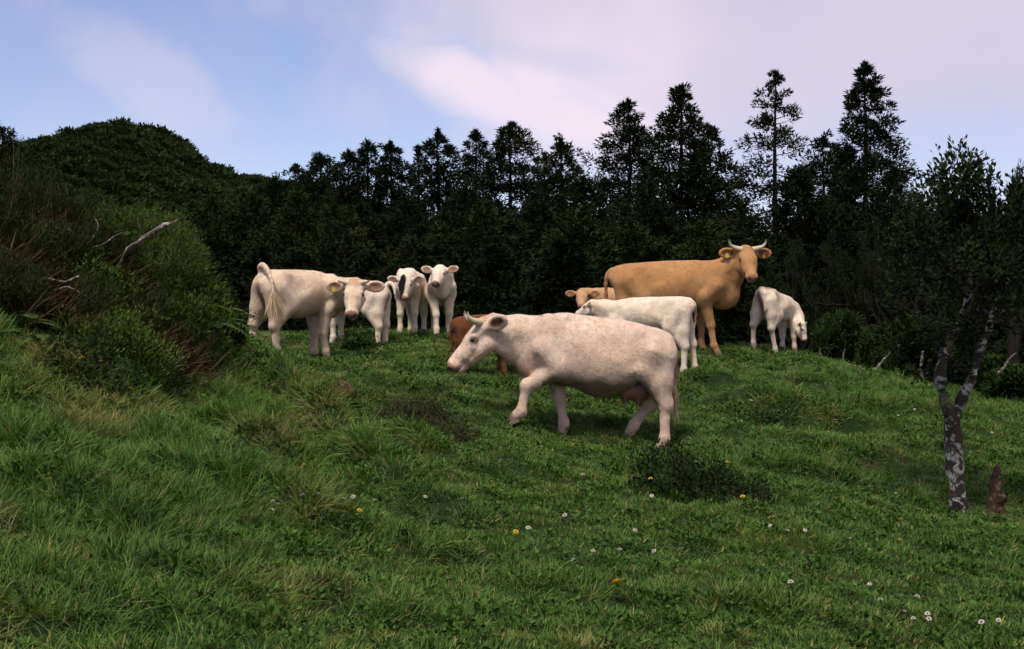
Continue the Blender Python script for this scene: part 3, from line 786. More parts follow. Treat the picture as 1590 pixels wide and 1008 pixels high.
def bovine(name, label, cat, group, root, yaw, s, poll, nose, coat, legs=None, tail=None, horns=None, young=False, depth=1.0, width=1.0,
           up=(0, 0, 1), udder=False, dirt=0.0, eartag=None, face_patch=None, vox=0.012, slope=0.75, seed=1, muzzle=(0.42, 0.22, 0.17), tuft=None,
           head_s=None, neck_lift=0.0, ear_up=0.0, ear_in=(0.26, 0.13, 0.075), tail_r=1.0, horn_s=1.0, knee_spot=0.5,
           lift=0.0, pitch=None, length=1.0, leg_r=1.2, ear_axis=None, ear_front=None, face=None, hairs=9000, thigh=1.0, bony=.12):
    rng = np.random.default_rng(seed)
    legs = legs or {}
    rx, ry = root
    rz = h1(rx, ry)
    cy_, sy_ = math.cos(yaw), math.sin(yaw)
    R = np.array([[cy_, -sy_, 0], [sy_, cy_, 0], [0, 0, 1]])
    def loc(w): return R.T @ (np.asarray(w, float) - np.array([rx, ry, rz]))
    gxs = np.array([-.6, .5]) * s
    gz = height(rx + cy_ * gxs, ry + sy_ * gxs) - rz
    g = (gz[1] - gz[0]) / (1.1 * s) * slope
    z0 = float(gz.mean()) + lift
    if pitch is not None: g = pitch
    def ground_at(x, y): return h1(rx + cy_ * x - sy_ * y, ry + sy_ * x + cy_ * y) - rz
    def T(p, wy=1.0):     # template metres -> this animal
        p = np.array(p, float) * s; p[0] *= length; p[1] *= wy; p[2] += g * p[0] + z0; return p
    def D(p, r):          # body masses of a slimmer (younger) animal keep their top line
        p, r = list(p), list(r); p[2] += (1 - depth) * r[2]; r[2] *= depth; r[1] *= width; r[0] *= length; return T(p, width), np.array(r) * s
    # ---- head frame
    hs = (head_s or s)
    xh = R.T @ np.asarray(nose, float) if not isinstance(nose, tuple) or len(nose) == 3 else nose
    xh = xh / np.linalg.norm(xh)
    upl = R.T @ np.asarray(up, float)
    zh = upl - xh * (upl @ xh)
    if np.linalg.norm(zh) < 0.1: zh = np.array([1.0, 0, 0]) - xh * xh[0]
    zh /= np.linalg.norm(zh); yh = np.cross(zh, xh)
    H = np.stack([xh, yh, zh], 1)
    pl = loc(poll)
    hl = face or (0.80 if young else 1.0)          # calves have shorter faces
    def HP(p): return pl + H @ (np.array([p[0] * hl, p[1], p[2]]) * hs)
    allp = [T((-.95, -.45, -.25)), T((.95, .45, 1.5)), T((-.95, .45, -.25)), pl - 0.45 * hs, pl + 0.45 * hs, HP((.6, 0, 0)) - .1 * hs, HP((.6, 0, 0)) + .1 * hs, HP((0, .4, 0)), HP((0, -.4, 0))]
    if tail is not None: allp += [T(p) + np.array([0, 0, .1]) for p in tail] + [T(p) - .08 for p in tail]
    for kk in legs: allp += [T(p) + .15 for p in legs[kk]] + [T(p) - .15 for p in legs[kk]]
    allp = np.array(allp)
    FLD = Field(allp.min(0) - 0.06, allp.max(0) + 0.06, vox)
    E = lambda c, r, k=.045: FLD.ell(*D(c, r), k=k * s)
    # ---- trunk
    E((.20, 0, 1.00), (.54, .325, .38)); E((-.06, 0, .950), (.46, .355, .420)); E((-.30, 0, 1.06), (.34, .31, .29)); E((-.50, 0, 1.085), (.32, .265, .245))
    E((.36, 0, 1.16), (.26, .16, .225)); E((.67, 0, .90), (.23, .19, .27)); E((.02, 0, 1.2), (.6, .16, .165))
    for sd_ in (-1, 1):
        E((.54, sd_ * .165, 1.05), (.21, .135, .32))
        FLD.cone(T((-.40, sd_ * .185, 1.235), width), T((-.52, sd_ * .17, 1.21), width), .08 * s, .07 * s, .09 * s)       # hook bones
        FLD.cone(T((-.70, sd_ * .105, 1.16), width), T((-.74, sd_ * .10, 1.10), width), .06 * s, .07 * s, .06 * s)        # pin bones
        FLD.cone(T((-.40, sd_ * .24, .88), width), T((-.27, sd_ * .25, .83), width), .06 * s, .03 * s, .06 * s)           # flank fold
        FLD.cone(T((.36, sd_ * .12, 1.33), width), T((.60, sd_ * .235, 1.0), width), .05 * s, .095 * s, .045 * s)           # shoulder blade
        FLD.cone(T((.61, sd_ * .235, 1.0), width), T((.43, sd_ * .245, .84), width), .085 * s, .105 * s, .04 * s)
    FLD.cone(T((-.71, 0, 1.215)), T((.30, 0, 1.28)), .065 * s, .09 * s, .07 * s)
    # ---- neck and dewlap
    nb, nk = HP((-.02, 0, -.10)), HP((.06, 0, -.19))
    w0, w1 = T((.45, 0, 1.14)), T((.62, 0, .97))
    mid = (w0 + nb) / 2 + np.array([.05 * s, 0, neck_lift * s])
    mid[:2] += (T((.85, 0, 1))[:2] - mid[:2]) * 0.25
    FLD.cone(w0, mid, .225 * s * depth, .17 * s, .09 * s); FLD.cone(mid, nb, .17 * s, .118 * hs, .07 * s)
    mid2 = (w1 + nk) / 2 + np.array([.04 * s, 0, -.03 * s]); mid2[:2] += (T((.85, 0, 1))[:2] - mid2[:2]) * 0.25
    FLD.cone(w1, mid2, .19 * s * depth, .125 * s, .09 * s); FLD.cone(mid2, nk, .125 * s, .085 * hs, .07 * s)
    FLD.cone(T((.74, 0, .79 + (1 - depth) * .25)), mid2 + np.array([0, 0, -.10 * s]), .075 * s, .045 * s, .09 * s)
    FLD.cone(mid2 + np.array([0, 0, -.10 * s]), nk + (mid2 - nk) * .25 + np.array([0, 0, -.05 * s]), .045 * s, .035 * s, .06 * s)
    # ---- legs
    feet = []
    for key, base in (('FL', FORE), ('FR', FORE), ('HL', HIND), ('HR', HIND)):
        side = 1 if key[1] == 'L' else -1
        pts = legs.get(key)
        given = pts is not None
        pts = [np.array(p, float) for p in (pts or base)]
        if not given: pts = [p * np.array([1, side * (width if i < 2 else 1), 1]) for i, p in enumerate(pts)]
        L = [T(p) for p in pts]
        lifted = given and len(pts) == 6
        if lifted: L = L[:5]
        else:
            gz_ = ground_at(L[4][0], L[4][1]) + .035 * s
            dz = gz_ - L[4][2]
            for i, w in ((1, .25), (2, .6), (3, 1), (4, 1)): L[i][2] += dz * w
        yo = width; lr = s * leg_r
        if key[0] == 'F':
            FLD.cone(L[0], L[1], .14 * s * yo, .115 * s, .06 * s)
            FLD.cone(L[1], L[2], .10 * s + .01 * lr, .054 * lr, .05 * s)
            FLD.ell(L[2], np.array([.055, .055, .070]) * lr, k=.03 * s)
            FLD.cone(L[2], L[3], .047 * lr, .038 * lr, .03 * s)
        else:
            FLD.cone(L[0], L[1], .20 * s * yo, .145 * s * thigh, .08 * s)
            bt = L[0] + np.array([-.13, -side * .02, -.04]) * s
            hk = L[2]
            FLD.cone(bt, bt * .40 + hk * .60 + np.array([.03, 0, .06]) * s, .15 * s * yo, .122 * s, .07 * s)
            FLD.cone(L[1], L[2], .130 * s * thigh, .058 * lr, .07 * s)
            FLD.cone(bt * .40 + hk * .60 + np.array([.03, 0, .06]) * s, hk + np.array([-.012, 0, .03]) * s, .115 * s, .054 * lr, .06 * s)
            FLD.ell(L[2] + np.array([-.01, 0, .02]) * s, np.array([.060, .048, .072]) * lr, k=.03 * s)
            FLD.cone(L[2], L[3], .048 * lr, .040 * lr, .03 * s)
        FLD.ell(L[3], np.array([.049, .047, .055]) * lr, k=.03 * s)
        FLD.cone(L[3], L[4], .043 * lr, .046 * lr, .02 * s)
        feet.append((key, L))
    # ---- head
    C = lambda a, b, r1, r2, k=.035: FLD.cone(HP(a), HP(b), r1 * hs, r2 * hs, k * hs)
    HE = lambda c, r, k=.04, M=None: FLD.ell(HP(c), np.array(r) * hs, H if M is None else M, k * hs)
    C((.03, 0, -.085), (.20, 0, -.10), .10, .098); C((.20, 0, -.095), (.45, 0, -.095), .088, .064)
    HE((.10, 0, -.045), (.15, .112, .058)); HE((.0, 0, -.03), (.06, .085, .05)); HE((.34, 0, -.06), (.15, .052, .04))
    for sd_ in (-1, 1):
        C((.12, sd_ * .050, -.195), (.32, sd_ * .036, -.175), .082, .052)
        C((.155, sd_ * .092, -.052), (.195, sd_ * .088, -.058), .034, .03, .03)
        C((.235, sd_ * .075, -.10), (.34, sd_ * .055, -.115), .042, .036, .04)
        C((.50, sd_ * .040, -.085), (.45, sd_ * .042, -.10), .030, .040, .02)
    C((.20, 0, -.205), (.46, 0, -.168), .066, .042); HE((.478, 0, -.105), (.060, .072, .062)); HE((.465, 0, -.165), (.048, .05, .034), .02)
    ears = []
    for sd_ in (-1, 1):
        ax = np.array([-.10, sd_ * 1.0, -.08 + ear_up]) if ear_axis is None else np.array([ear_axis[0], sd_ * ear_axis[1], ear_axis[2]])
        ax /= np.linalg.norm(ax)
        fr = np.array([.60, sd_ * .25, .62]) if ear_front is None else np.array([ear_front[0], sd_ * ear_front[1], ear_front[2]])
        fr -= ax * (fr @ ax); fr /= np.linalg.norm(fr)
        M = H @ np.stack([fr, ax, np.cross(fr, ax)], 1)
        el = (.125 if not young else .118)
        ec = np.array([.005, sd_ * .10, -.075]) + ax * (el + .03)
        ears.append((HP(ec), M))
        FLD.cone(HP((.01, sd_ * .085, -.075)), HP(np.array([.01, sd_ * .085, -.075]) + ax * .10), .038 * hs, .033 * hs, .03 * hs)
        FLD.ell(HP(ec), np.array([.026, el, .078]) * hs, M, .015 * hs)
        FLD.cut(HP(ec) + M @ np.array([.030, .005, 0]) * hs, np.array([.028, el * .74, .052]) * hs, M, .012 * hs)
        FLD.cut(HP((.536, sd_ * .047, -.083)), np.array([.024, .014, .012]) * hs, H, .008 * hs)
        FLD.cut(HP((.182, sd_ * .13, -.052)), np.array([.024, .02, .016]) * hs, H, .01 * hs)
    FLD.cut(HP((.50, 0, -.152)), np.array([.06, .10, .005]) * hs, H, .012 * hs)
    # ---- tail
    if tail is None: tail = [(-.74, 0, 1.20), (-.80, 0, 1.08), (-.80, 0, .90), (-.79, 0, .62)]
    tp = np.array([T(p) for p in tail]); ts = spline(tp, 14)
    rads = np.interp(np.linspace(0, 1, 14), [0, .12, .4, 1], [.052, .040, .030, .016]) * s * tail_r
    for i in range(13): FLD.cone(ts[i], ts[i + 1], max(rads[i], vox * .95), max(rads[i + 1], vox * .95), .03 * s)
    if udder:
        pass
    for sd_ in (-1, 1):
        FLD.cut(T((-.26, sd_ * (.375 * width), 1.17)), np.array([.17, .05, .13]) * s, None, .13 * s)
        FLD.cut(T((.285, sd_ * (.375 * width), .95)), np.array([.06, .05, .26]) * s, None, .09 * s)
    V, Q = FLD.mesh()
    Nn = vnormals(V, Q)
    rip = fbm(V[:, 0] * 40 + V[:, 2] * 7, V[:, 1] * 40 + V[:, 2] * 32, seed + 4, 2) - .37
    V = V + Nn * (rip * .006 * s)[:, None]
    # ribs under the skin and folds of the neck
    u_, zl_ = V[:, 0] / (s * length), (V[:, 2] - g * V[:, 0] - z0) / s
    flank = sstep(abs(Nn[:, 1]), .5, .85)
    rib_m = flank * sstep(u_, -.16, -.02) * sstep(-u_, -.40, -.28) * sstep(zl_, .72, .86) * sstep(-zl_, -1.26, -1.12)
    fold_m = flank * sstep(u_, .66, .76) * sstep(-u_, -1.12, -1.0) * sstep(-zl_, -1.25, -1.1) * (0 if young else 1)
    V = V + Nn * ((rib_m * np.sin((u_ + zl_ * .25) * 2 * math.pi / .082) * .0045 + fold_m * np.sin((u_ + zl_ * .55) * 2 * math.pi / .075 + rip * 4) * .006) * s * bony)[:, None]
    # ---- coat colours (markings, skin and dirt, not light)
    col = np.tile(np.array(coat), (len(V), 1))
    def blend(wt, c_): col[:] = col * (1 - wt[:, None]) + np.array(c_) * wt[:, None]
    hv = (V - pl) @ H / hs; hv[:, 0] /= hl
    in_head = (hv[:, 0] > -.12) & (hv[:, 0] < .62) & (abs(hv[:, 1]) < .36) & (abs(hv[:, 2] + .1) < .2)
    nz = fbm(V[:, 0] * 6 + V[:, 2] * 3, V[:, 1] * 6 + V[:, 2] * 5, seed, 3) - .47
    nose_pad = in_head * sstep(hv[:, 0] + nz * .02, .472, .498) * sstep(hv[:, 2], -.158, -.145)
    blend(in_head * sstep(hv[:, 0], .38, .46) * .35, tuple(min(1, v * 1.12) for v in coat))
    blend(nose_pad * .9, muzzle)
    blend(in_head * sstep(hv[:, 0], .44, .47) * sstep(-abs(hv[:, 2] + .152), -.012, -.003) * .8, (0.12, 0.06, 0.045))
    ring = np.minimum(np.linalg.norm(hv - np.array([.178, .112, -.06]), axis=1), np.linalg.norm(hv - np.array([.178, -.112, -.06]), axis=1))
    blend(in_head * sstep(-ring, -.06, -.03) * .7, (0.20, 0.11, 0.075))
    for sd_ in (-1, 1):
        nd = np.linalg.norm((hv - np.array([.534, sd_ * .047, -.083])) / np.array([1.2, 1, 1]), axis=1)
        blend(in_head * sstep(-nd, -.026, -.012) * .9, (0.035, 0.015, 0.012))
    for (ec, M) in ears:
        ev = (V - ec) @ M / hs
        q = np.sqrt((ev[:, 1] / .098) ** 2 + (ev[:, 2] / .062) ** 2 + (np.minimum(ev[:, 0] + .006, 0) / .01) ** 2)
        blend(sstep(-q - nz * .3, -1.0, -.72) * ((Nn @ M[:, 0]) > -.1) * .85, ear_in)
    zl = V[:, 2] - (g * V[:, 0] + z0)
    for key, L in feet:
        kd = np.linalg.norm((V - (L[2] + np.array([.02 if key[0] == 'F' else -.03, 0, -.02]) * s)) / s, axis=1)
        blend(sstep(-kd + nz * .1, -.085, -.035) * knee_spot * (.6 if key[0] == 'F' else .9), (0.16, 0.10, 0.07))
        fd = np.linalg.norm((V - L[4]) / s, axis=1)
        blend(sstep(-fd + nz * .15, -.13, -.04) * .45, (0.24, 0.17, 0.11))
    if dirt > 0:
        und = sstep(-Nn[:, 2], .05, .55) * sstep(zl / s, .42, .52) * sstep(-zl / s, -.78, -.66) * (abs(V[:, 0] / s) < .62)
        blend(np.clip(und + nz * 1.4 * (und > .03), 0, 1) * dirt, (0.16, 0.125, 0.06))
        rear = sstep(-V[:, 0] / s, .55, .72) * sstep(-zl / s, -.95, -.6)
        blend(np.clip(rear * (.5 + nz * 1.5), 0, 1) * dirt * .3, (0.30, 0.22, 0.13))
        brk = sstep(-np.linalg.norm((V - T((.80, 0, .76))) / s, axis=1), -.26, -.10)
        blend(np.clip(brk + nz * .8 * (brk > .03), 0, 1) * .55, (0.42, 0.21, 0.11))
        pol = in_head * sstep(-np.linalg.norm(hv - np.array([-.02, 0, 0]), axis=1), -.13, -.07)
        blend(pol * .5, (0.45, 0.2, 0.09))
    rearin = sstep(-V[:, 0] / s, .60, .68) * sstep(-abs(V[:, 1]) / s, -.075, -.03) * sstep(zl / s, .72, .82) * sstep(-zl / s, -1.16, -1.06)
    blend(rearin * .75, (0.30, 0.13, 0.075))
    if face_patch is not None:
        q = np.sqrt(((hv[:, 0] - .22) / .32) ** 2 + ((hv[:, 1] - face_patch[0]) / face_patch[1]) ** 2) + nz * .9
        blend(in_head * sstep(-q, -1.0, -.75) * (hv[:, 2] > -.13), (0.006, 0.0055, 0.006))
    root_o = empty(name, (rx, ry, rz), yaw)
    tag(root_o, label, cat, group)
    me = mesh_np('body', V, Q); cattr(me, 'coat', np.clip(col, 0, 1))
    body = link('body', me, m_coat, root_o)
    # ---- short coat hair lying along the skin
    tri_a = np.concatenate([Q[:, [0, 1, 2]], Q[:, [0, 2, 3]]])
    ar = np.linalg.norm(np.cross(V[tri_a[:, 1]] - V[tri_a[:, 0]], V[tri_a[:, 2]] - V[tri_a[:, 0]]), axis=1)
    pk = rng.choice(len(tri_a), hairs, p=ar / ar.sum()); w_ = rng.dirichlet((1, 1, 1), hairs)
    tt = tri_a[pk]; hp = (V[tt] * w_[:, :, None]).sum(1); hn = norm(Nn[tt].mean(1)); hc = col[tt].mean(1)
    flow = np.tile(np.array([-.75, 0, -.55]), (hairs, 1))
    hh_ = (hp - pl) @ H / hs; fh = (hh_[:, 0] > .0) & (hh_[:, 0] < .6) & (abs(hh_[:, 1]) < .35) & (abs(hh_[:, 2] + .1) < .2)
    flow[fh] = H @ np.array([-1.0, 0, 0]); lowz = hp[:, 2] < .55 * s; flow[lowz] = np.array([-.1, 0, -1.0])
    flow = flow + rng.normal(0, .28, (hairs, 3)); flow = norm(flow - hn * (flow * hn).sum(1)[:, None]); sdv = np.cross(flow, hn)
    keep_ = ~(fh & (hh_[:, 0] > .44)); hp, hn, hc, flow, sdv = hp[keep_], hn[keep_], hc[keep_], flow[keep_], sdv[keep_]
    hL = (rng.uniform(.016, .034, len(hp)) * (.8 + .2 * s))[:, None]; hw = .0028
    HVv = np.stack([hp - sdv * hw - hn * .002, hp + sdv * hw - hn * .002, hp + flow * hL + hn * hL * rng.uniform(.10, .38, (len(hp), 1))], 1).reshape(-1, 3)
    hm = mesh_np('coat_hair', HVv, np.arange(len(HVv)).reshape(-1, 3), False)
    cattr(hm, 'coat', np.repeat(np.clip(hc * rng.uniform(.85, 1.13, (len(hp), 1)), 0, 1), 3, 0))
    link('coat_hair', hm, m_coat, body)['kind'] = 'stuff'
    # ---- parts
    for key, L in feet:
        o = bpy.data.objects.new('hoof', hoof_mesh()); COL.objects.link(o); o.parent = root_o
        d_ = L[4] - L[3]; yw = math.atan2(L[4][1] - L[3][1], max(L[4][0] - L[3][0], .02))
        o.location = tuple(L[4] + np.array([.012, 0, -.055]) * s); o.scale = (s, s, s)
        pt = legs.get(key)
        o.rotation_euler = (0, (0.5 if pt is not None and len(pt) == 6 else 0.0) - math.atan(g), yw * .5)
    if not hasattr(bovine, 'eye'):
        a_ = np.linspace(0, math.pi, 9)[1:-1]; b_ = np.arange(12) * 2 * math.pi / 12
        v = [(0, 0, 1)] + [(math.sin(p) * math.cos(q), math.sin(p) * math.sin(q), math.cos(p)) for p in a_ for q in b_] + [(0, 0, -1)]
        qd = [[1 + i * 12 + j, 1 + (i + 1) * 12 + j, 1 + (i + 1) * 12 + (j + 1) % 12, 1 + i * 12 + (j + 1) % 12] for i in range(6) for j in range(12)]
        tr = [[0, 1 + j, 1 + (j + 1) % 12] for j in range(12)] + [[len(v) - 1, 73 + (j + 1) % 12, 73 + j] for j in range(12)]
        bovine.eye = mesh_np('eye', np.array(v), [np.array(qd), np.array(tr)]); bovine.eye.materials.append(m_eye)
    for sd_ in (-1, 1):
        o = bpy.data.objects.new('eye', bovine.eye); COL.objects.link(o); o.parent = root_o
        o.location = tuple(HP((.182, sd_ * .108, -.052))); o.scale = (.023 * hs,) * 3
    if horns is not None:
        for sd_ in (-1, 1):
            pts = spline([HP((p[0], p[1] * sd_, p[2])) for p in horns], 14)
            t = np.linspace(0, 1, 14); rd = (.036 * (1 - t) ** .75 + .004) * hs * horn_s
            v, q = tubes([(pts, rd)], 10)
            hm = mesh_np('horn', v, q); fattr(hm, 'along', np.repeat(t, 10)); link('horn', hm, m_horn, root_o)
    if tuft:
        me = strands(ts[-3:], np.array(tuft[0], float), tuft[1] * s, tuft[3] if len(tuft) > 3 else 110, .006 * s, tuft[4] if len(tuft) > 4 else .16, .25, rng)
        link('tail_tuft', me, tuft[2], root_o)
    if eartag is not None:
        for sd_, mt, nm in eartag:
            ec, M = ears[0 if sd_ < 0 else 1]
            x_, y_, z_ = .024 * hs, .030 * hs, .012 * hs
            c0 = ec + M @ np.array([.03, -.01 * sd_, -.02 * sd_ * 0]) * hs - np.array([0, 0, .035 * hs])
            pr = [(-.55, 1), (.55, 1), (1, .3), (1, -1), (-1, -1), (-1, .3)]
            v = [c0 + M[:, 0] * (zf * .004) + M[:, 1] * (p * x_) + np.array([0, 0, 1]) * (q * y_) for zf in (0, 1) for p, q in pr]
            fc = [[i, (i + 1) % 6, 6 + (i + 1) % 6, 6 + i] for i in range(6)]
            tm = mesh_np('ear_tag', np.array(v), [np.array(fc), np.array([[0, 1, 2, 3, 4, 5]]), np.array([[11, 10, 9, 8, 7, 6]])], False)
            link('ear_tag', tm, mt, root_o)
    if udder:
        U = Field(T((-.62, -.22, .35)), T((-.05, .22, .82)), .012)
        U.ell(T((-.34, 0, .62)), np.array([.16, .13, .09]) * s, k=.05); U.ell(T((-.45, 0, .65)), np.array([.11, .12, .12]) * s, k=.06)
        for tx in (-.27, -.42):
            for ty in (-.07, .07): U.cone(T((tx, ty, .57)), T((tx + .005, ty * 1.1, .49)), .026 * s, .017 * s, .03)
        v, q = U.mesh(); link('udder', mesh_np('udder', v, q), m_udder, root_o)
    return root_o

def X_at(px, d): return (px - CX) / F_PX * d
def DIR(az, el):
    """world direction: az degrees, 0 = away from the camera, 90 = to the right, 180 = towards the camera; el up"""
    a, e = math.radians(az), math.radians(el); return (math.sin(a) * math.cos(e), math.cos(a) * math.cos(e), math.sin(e))
HORNS = [(.0, .07, -.01), (-.02, .16, .01), (-.03, .235, .05), (-.07, .275, .12), (-.15, .28, .20)]
HORN_SHORT = [(.0, .07, -.015), (-.01, .12, 0.0), (.0, .165, .02), (.01, .20, .045)]

# 1 the walking cow
_d = 15.2
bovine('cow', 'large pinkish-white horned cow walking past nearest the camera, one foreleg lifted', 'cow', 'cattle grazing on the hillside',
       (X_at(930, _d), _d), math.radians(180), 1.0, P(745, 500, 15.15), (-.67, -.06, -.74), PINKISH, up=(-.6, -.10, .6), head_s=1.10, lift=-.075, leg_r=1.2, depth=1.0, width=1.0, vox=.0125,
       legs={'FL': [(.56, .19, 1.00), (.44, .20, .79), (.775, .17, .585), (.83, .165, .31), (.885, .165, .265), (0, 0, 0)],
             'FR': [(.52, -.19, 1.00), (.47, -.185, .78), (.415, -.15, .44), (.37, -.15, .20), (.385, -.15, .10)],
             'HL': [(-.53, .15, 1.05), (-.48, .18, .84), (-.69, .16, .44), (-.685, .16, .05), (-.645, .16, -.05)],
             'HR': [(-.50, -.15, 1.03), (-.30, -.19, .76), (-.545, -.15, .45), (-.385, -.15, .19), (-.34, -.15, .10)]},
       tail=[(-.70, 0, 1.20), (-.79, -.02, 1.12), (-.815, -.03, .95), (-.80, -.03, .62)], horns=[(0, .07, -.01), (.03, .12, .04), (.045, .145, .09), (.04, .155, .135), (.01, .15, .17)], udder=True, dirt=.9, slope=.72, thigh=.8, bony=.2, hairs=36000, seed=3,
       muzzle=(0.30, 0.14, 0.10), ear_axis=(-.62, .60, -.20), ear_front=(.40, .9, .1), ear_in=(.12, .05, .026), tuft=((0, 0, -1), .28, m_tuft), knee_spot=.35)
# 2 the heifer that looks back
_d = 18.5
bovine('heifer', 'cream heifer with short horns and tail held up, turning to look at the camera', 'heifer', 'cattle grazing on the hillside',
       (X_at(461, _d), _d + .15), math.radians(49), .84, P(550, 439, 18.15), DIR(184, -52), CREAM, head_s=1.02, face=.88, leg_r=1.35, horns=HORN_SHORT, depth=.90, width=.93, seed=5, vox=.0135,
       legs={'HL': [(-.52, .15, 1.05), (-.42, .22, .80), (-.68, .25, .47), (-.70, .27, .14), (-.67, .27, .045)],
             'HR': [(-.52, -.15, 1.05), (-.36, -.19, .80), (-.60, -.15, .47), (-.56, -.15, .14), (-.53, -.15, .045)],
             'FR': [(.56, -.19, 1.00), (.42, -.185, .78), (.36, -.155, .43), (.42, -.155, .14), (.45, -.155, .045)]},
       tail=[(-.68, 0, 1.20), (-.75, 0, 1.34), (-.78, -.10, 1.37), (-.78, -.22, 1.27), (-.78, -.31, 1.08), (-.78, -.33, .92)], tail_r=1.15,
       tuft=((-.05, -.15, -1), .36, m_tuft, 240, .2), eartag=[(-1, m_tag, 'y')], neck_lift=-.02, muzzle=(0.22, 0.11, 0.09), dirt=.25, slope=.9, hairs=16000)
# 3 calf behind the heifer's head
_d = 20.3
bovine('calf', 'white calf with arched tail, half hidden behind the head of the heifer', 'calf', 'cattle grazing on the hillside',
       (X_at(552, _d), _d), math.radians(155), .68, P(516, 440, 20.9), DIR(-75, -20), WHITE, young=True, leg_r=1.4, depth=.80, width=.85, seed=7, vox=.0165,
       tail=[(-.70, 0, 1.20), (-.78, 0, 1.33), (-.88, .02, 1.35), (-.96, .04, 1.26), (-.98, .05, 1.12)], tail_r=1.3, head_s=.70)
# 4 calf with a dark face
_d = 21.0
bovine('calf', 'white calf with a black patch down its face, between two white calves', 'calf', 'cattle grazing on the hillside',
       (X_at(637, _d), _d + .3), math.radians(-97), .70, P(629, 431, 20.3), DIR(188, -58), WHITE, young=True, leg_r=1.28, depth=.78, width=.73, seed=9, vox=.0165,
       face_patch=(-.045, .085), head_s=.76, eartag=None, ear_up=.15)
# 5 calf facing the camera
_d = 21.0
bovine('calf', 'white calf standing square, facing the camera with ears out, behind the walking cow', 'calf', 'cattle grazing on the hillside',
       (X_at(684, _d), _d + .3), math.radians(-86), .72, P(682, 415, 20.6), DIR(192, -38), WHITE, young=True, leg_r=1.28, depth=.78, width=.78, seed=11, vox=.0165,
       head_s=.79, eartag=[(1, m_tag2, 'o')], ear_up=.22, muzzle=(0.10, 0.06, 0.055),
       legs={'FR': [(.56, -.19, 1.00), (.42, -.185, .78), (.50, -.12, .43), (.52, -.11, .14), (.55, -.11, .045)]})
# 6 brown calf behind the walking cow's head
_d = 17.2
bovine('calf', 'red-brown calf seen from behind, mostly hidden by the head of the walking cow', 'calf', 'cattle grazing on the hillside',
       (X_at(752, _d), _d + .2), math.radians(25), .52, P(796, 508, 17.9), DIR(80, -25), BROWN, young=True, depth=.80, width=.85, seed=13, vox=.0165, head_s=.56, ear_in=(.1, .04, .02),
       tail=[(-.72, 0, 1.22), (-.80, .06, 1.18), (-.82, .10, 1.0), (-.80, .12, .75), (-.79, .12, .5)])
# 7 the tan cow
_d = 22.0
bovine('cow', 'tall tan horned cow standing on the crest, head turned to the camera', 'cow', 'cattle grazing on the hillside',
       (X_at(1042, _d), _d), math.radians(-8), 1.0, P(1160, 387, 21.6), DIR(172, -48), TAN, horns=[(0, .07, -.01), (-.02, .15, .0), (-.03, .215, .025), (-.05, .25, .07), (-.085, .262, .12)], head_s=1.12, face=.90, depth=.98, width=1.0, seed=15, vox=.015,
       legs={'FR': [(.56, -.19, 1.00), (.44, -.185, .78), (.52, -.155, .43), (.56, -.155, .14), (.60, -.155, .045)],
             'FL': [(.56, .19, 1.00), (.42, .185, .78), (.40, .155, .43), (.39, .155, .14), (.42, .155, .045)]},
       tail=[(-.70, 0, 1.22), (-.80, 0, 1.20), (-.86, 0, 1.05), (-.85, 0, .60), (-.84, 0, .4)], muzzle=(0.34, 0.16, 0.11), eartag=[(-1, m_tag, 'y'), (1, m_tag2, 'o')],
       tuft=((0, 0, -1), .3, m_tuft_tan), ear_in=(.14, .05, .022), neck_lift=-.02, length=1.17, leg_r=1.15, hairs=18000, udder=False)
# 8 the white calf between the cows
_d = 18.8
bovine('calf', 'white calf standing between the walking cow and the tan cow, its rump to the right', 'calf', 'cattle grazing on the hillside',
       (X_at(1008, _d), _d), math.radians(165), .67, P(917, 468, 18.9), DIR(-65, -30), WHITE, young=True, leg_r=1.4, depth=.82, width=.88, seed=17, length=1.12, pitch=-.10, vox=.0165, head_s=.64,
       legs={'HR': [(-.50, -.15, 1.03), (-.42, -.19, .80), (-.74, -.15, .47), (-.78, -.15, .14), (-.75, -.15, .045)]},
       tail=[(-.72, 0, 1.20), (-.79, -.02, 1.14), (-.81, -.03, .98), (-.79, -.03, .70)])
# 9 the tan calf
_d = 23.0
bovine('calf', 'pale tan calf peering over from behind the tan cow', 'calf', 'cattle grazing on the hillside',
       (X_at(962, _d), _d), math.radians(190), .70, P(904, 451, 22.6), DIR(186, -40), (.52, .33, .18), young=True, depth=.82, width=.86, seed=19, vox=.0165, head_s=.78, eartag=[(-1, m_tag2, 'o'), (1, m_tag2, 'o')])
# 10 the grazing calf
_d = 22.3
bovine('calf', 'white calf grazing head down alone beside the tan cow', 'calf', 'cattle grazing on the hillside',
       (X_at(1208, _d), _d), math.radians(48), .68, P(1249, 503, 22.35), DIR(120, -76), WHITE, young=True, leg_r=1.25, depth=.74, width=.76, seed=21, vox=.0165, head_s=.60,
       legs={'HL': [(-.52, .15, 1.05), (-.42, .20, .80), (-.70, .22, .47), (-.68, .23, .14), (-.65, .23, .045)],
             'HR': [(-.52, -.15, 1.05), (-.36, -.19, .80), (-.56, -.17, .47), (-.42, -.18, .14), (-.39, -.18, .045)],
             'FR': [(.56, -.19, 1.00), (.42, -.185, .78), (.44, -.155, .43), (.46, -.155, .14), (.49, -.155, .045)]},
       tail=[(-.72, 0, 1.20), (-.80, -.04, 1.10), (-.77, -.12, .88), (-.76, -.13, .70)], tail_r=1.3, pitch=-.34, lift=-.02, ear_up=.2)

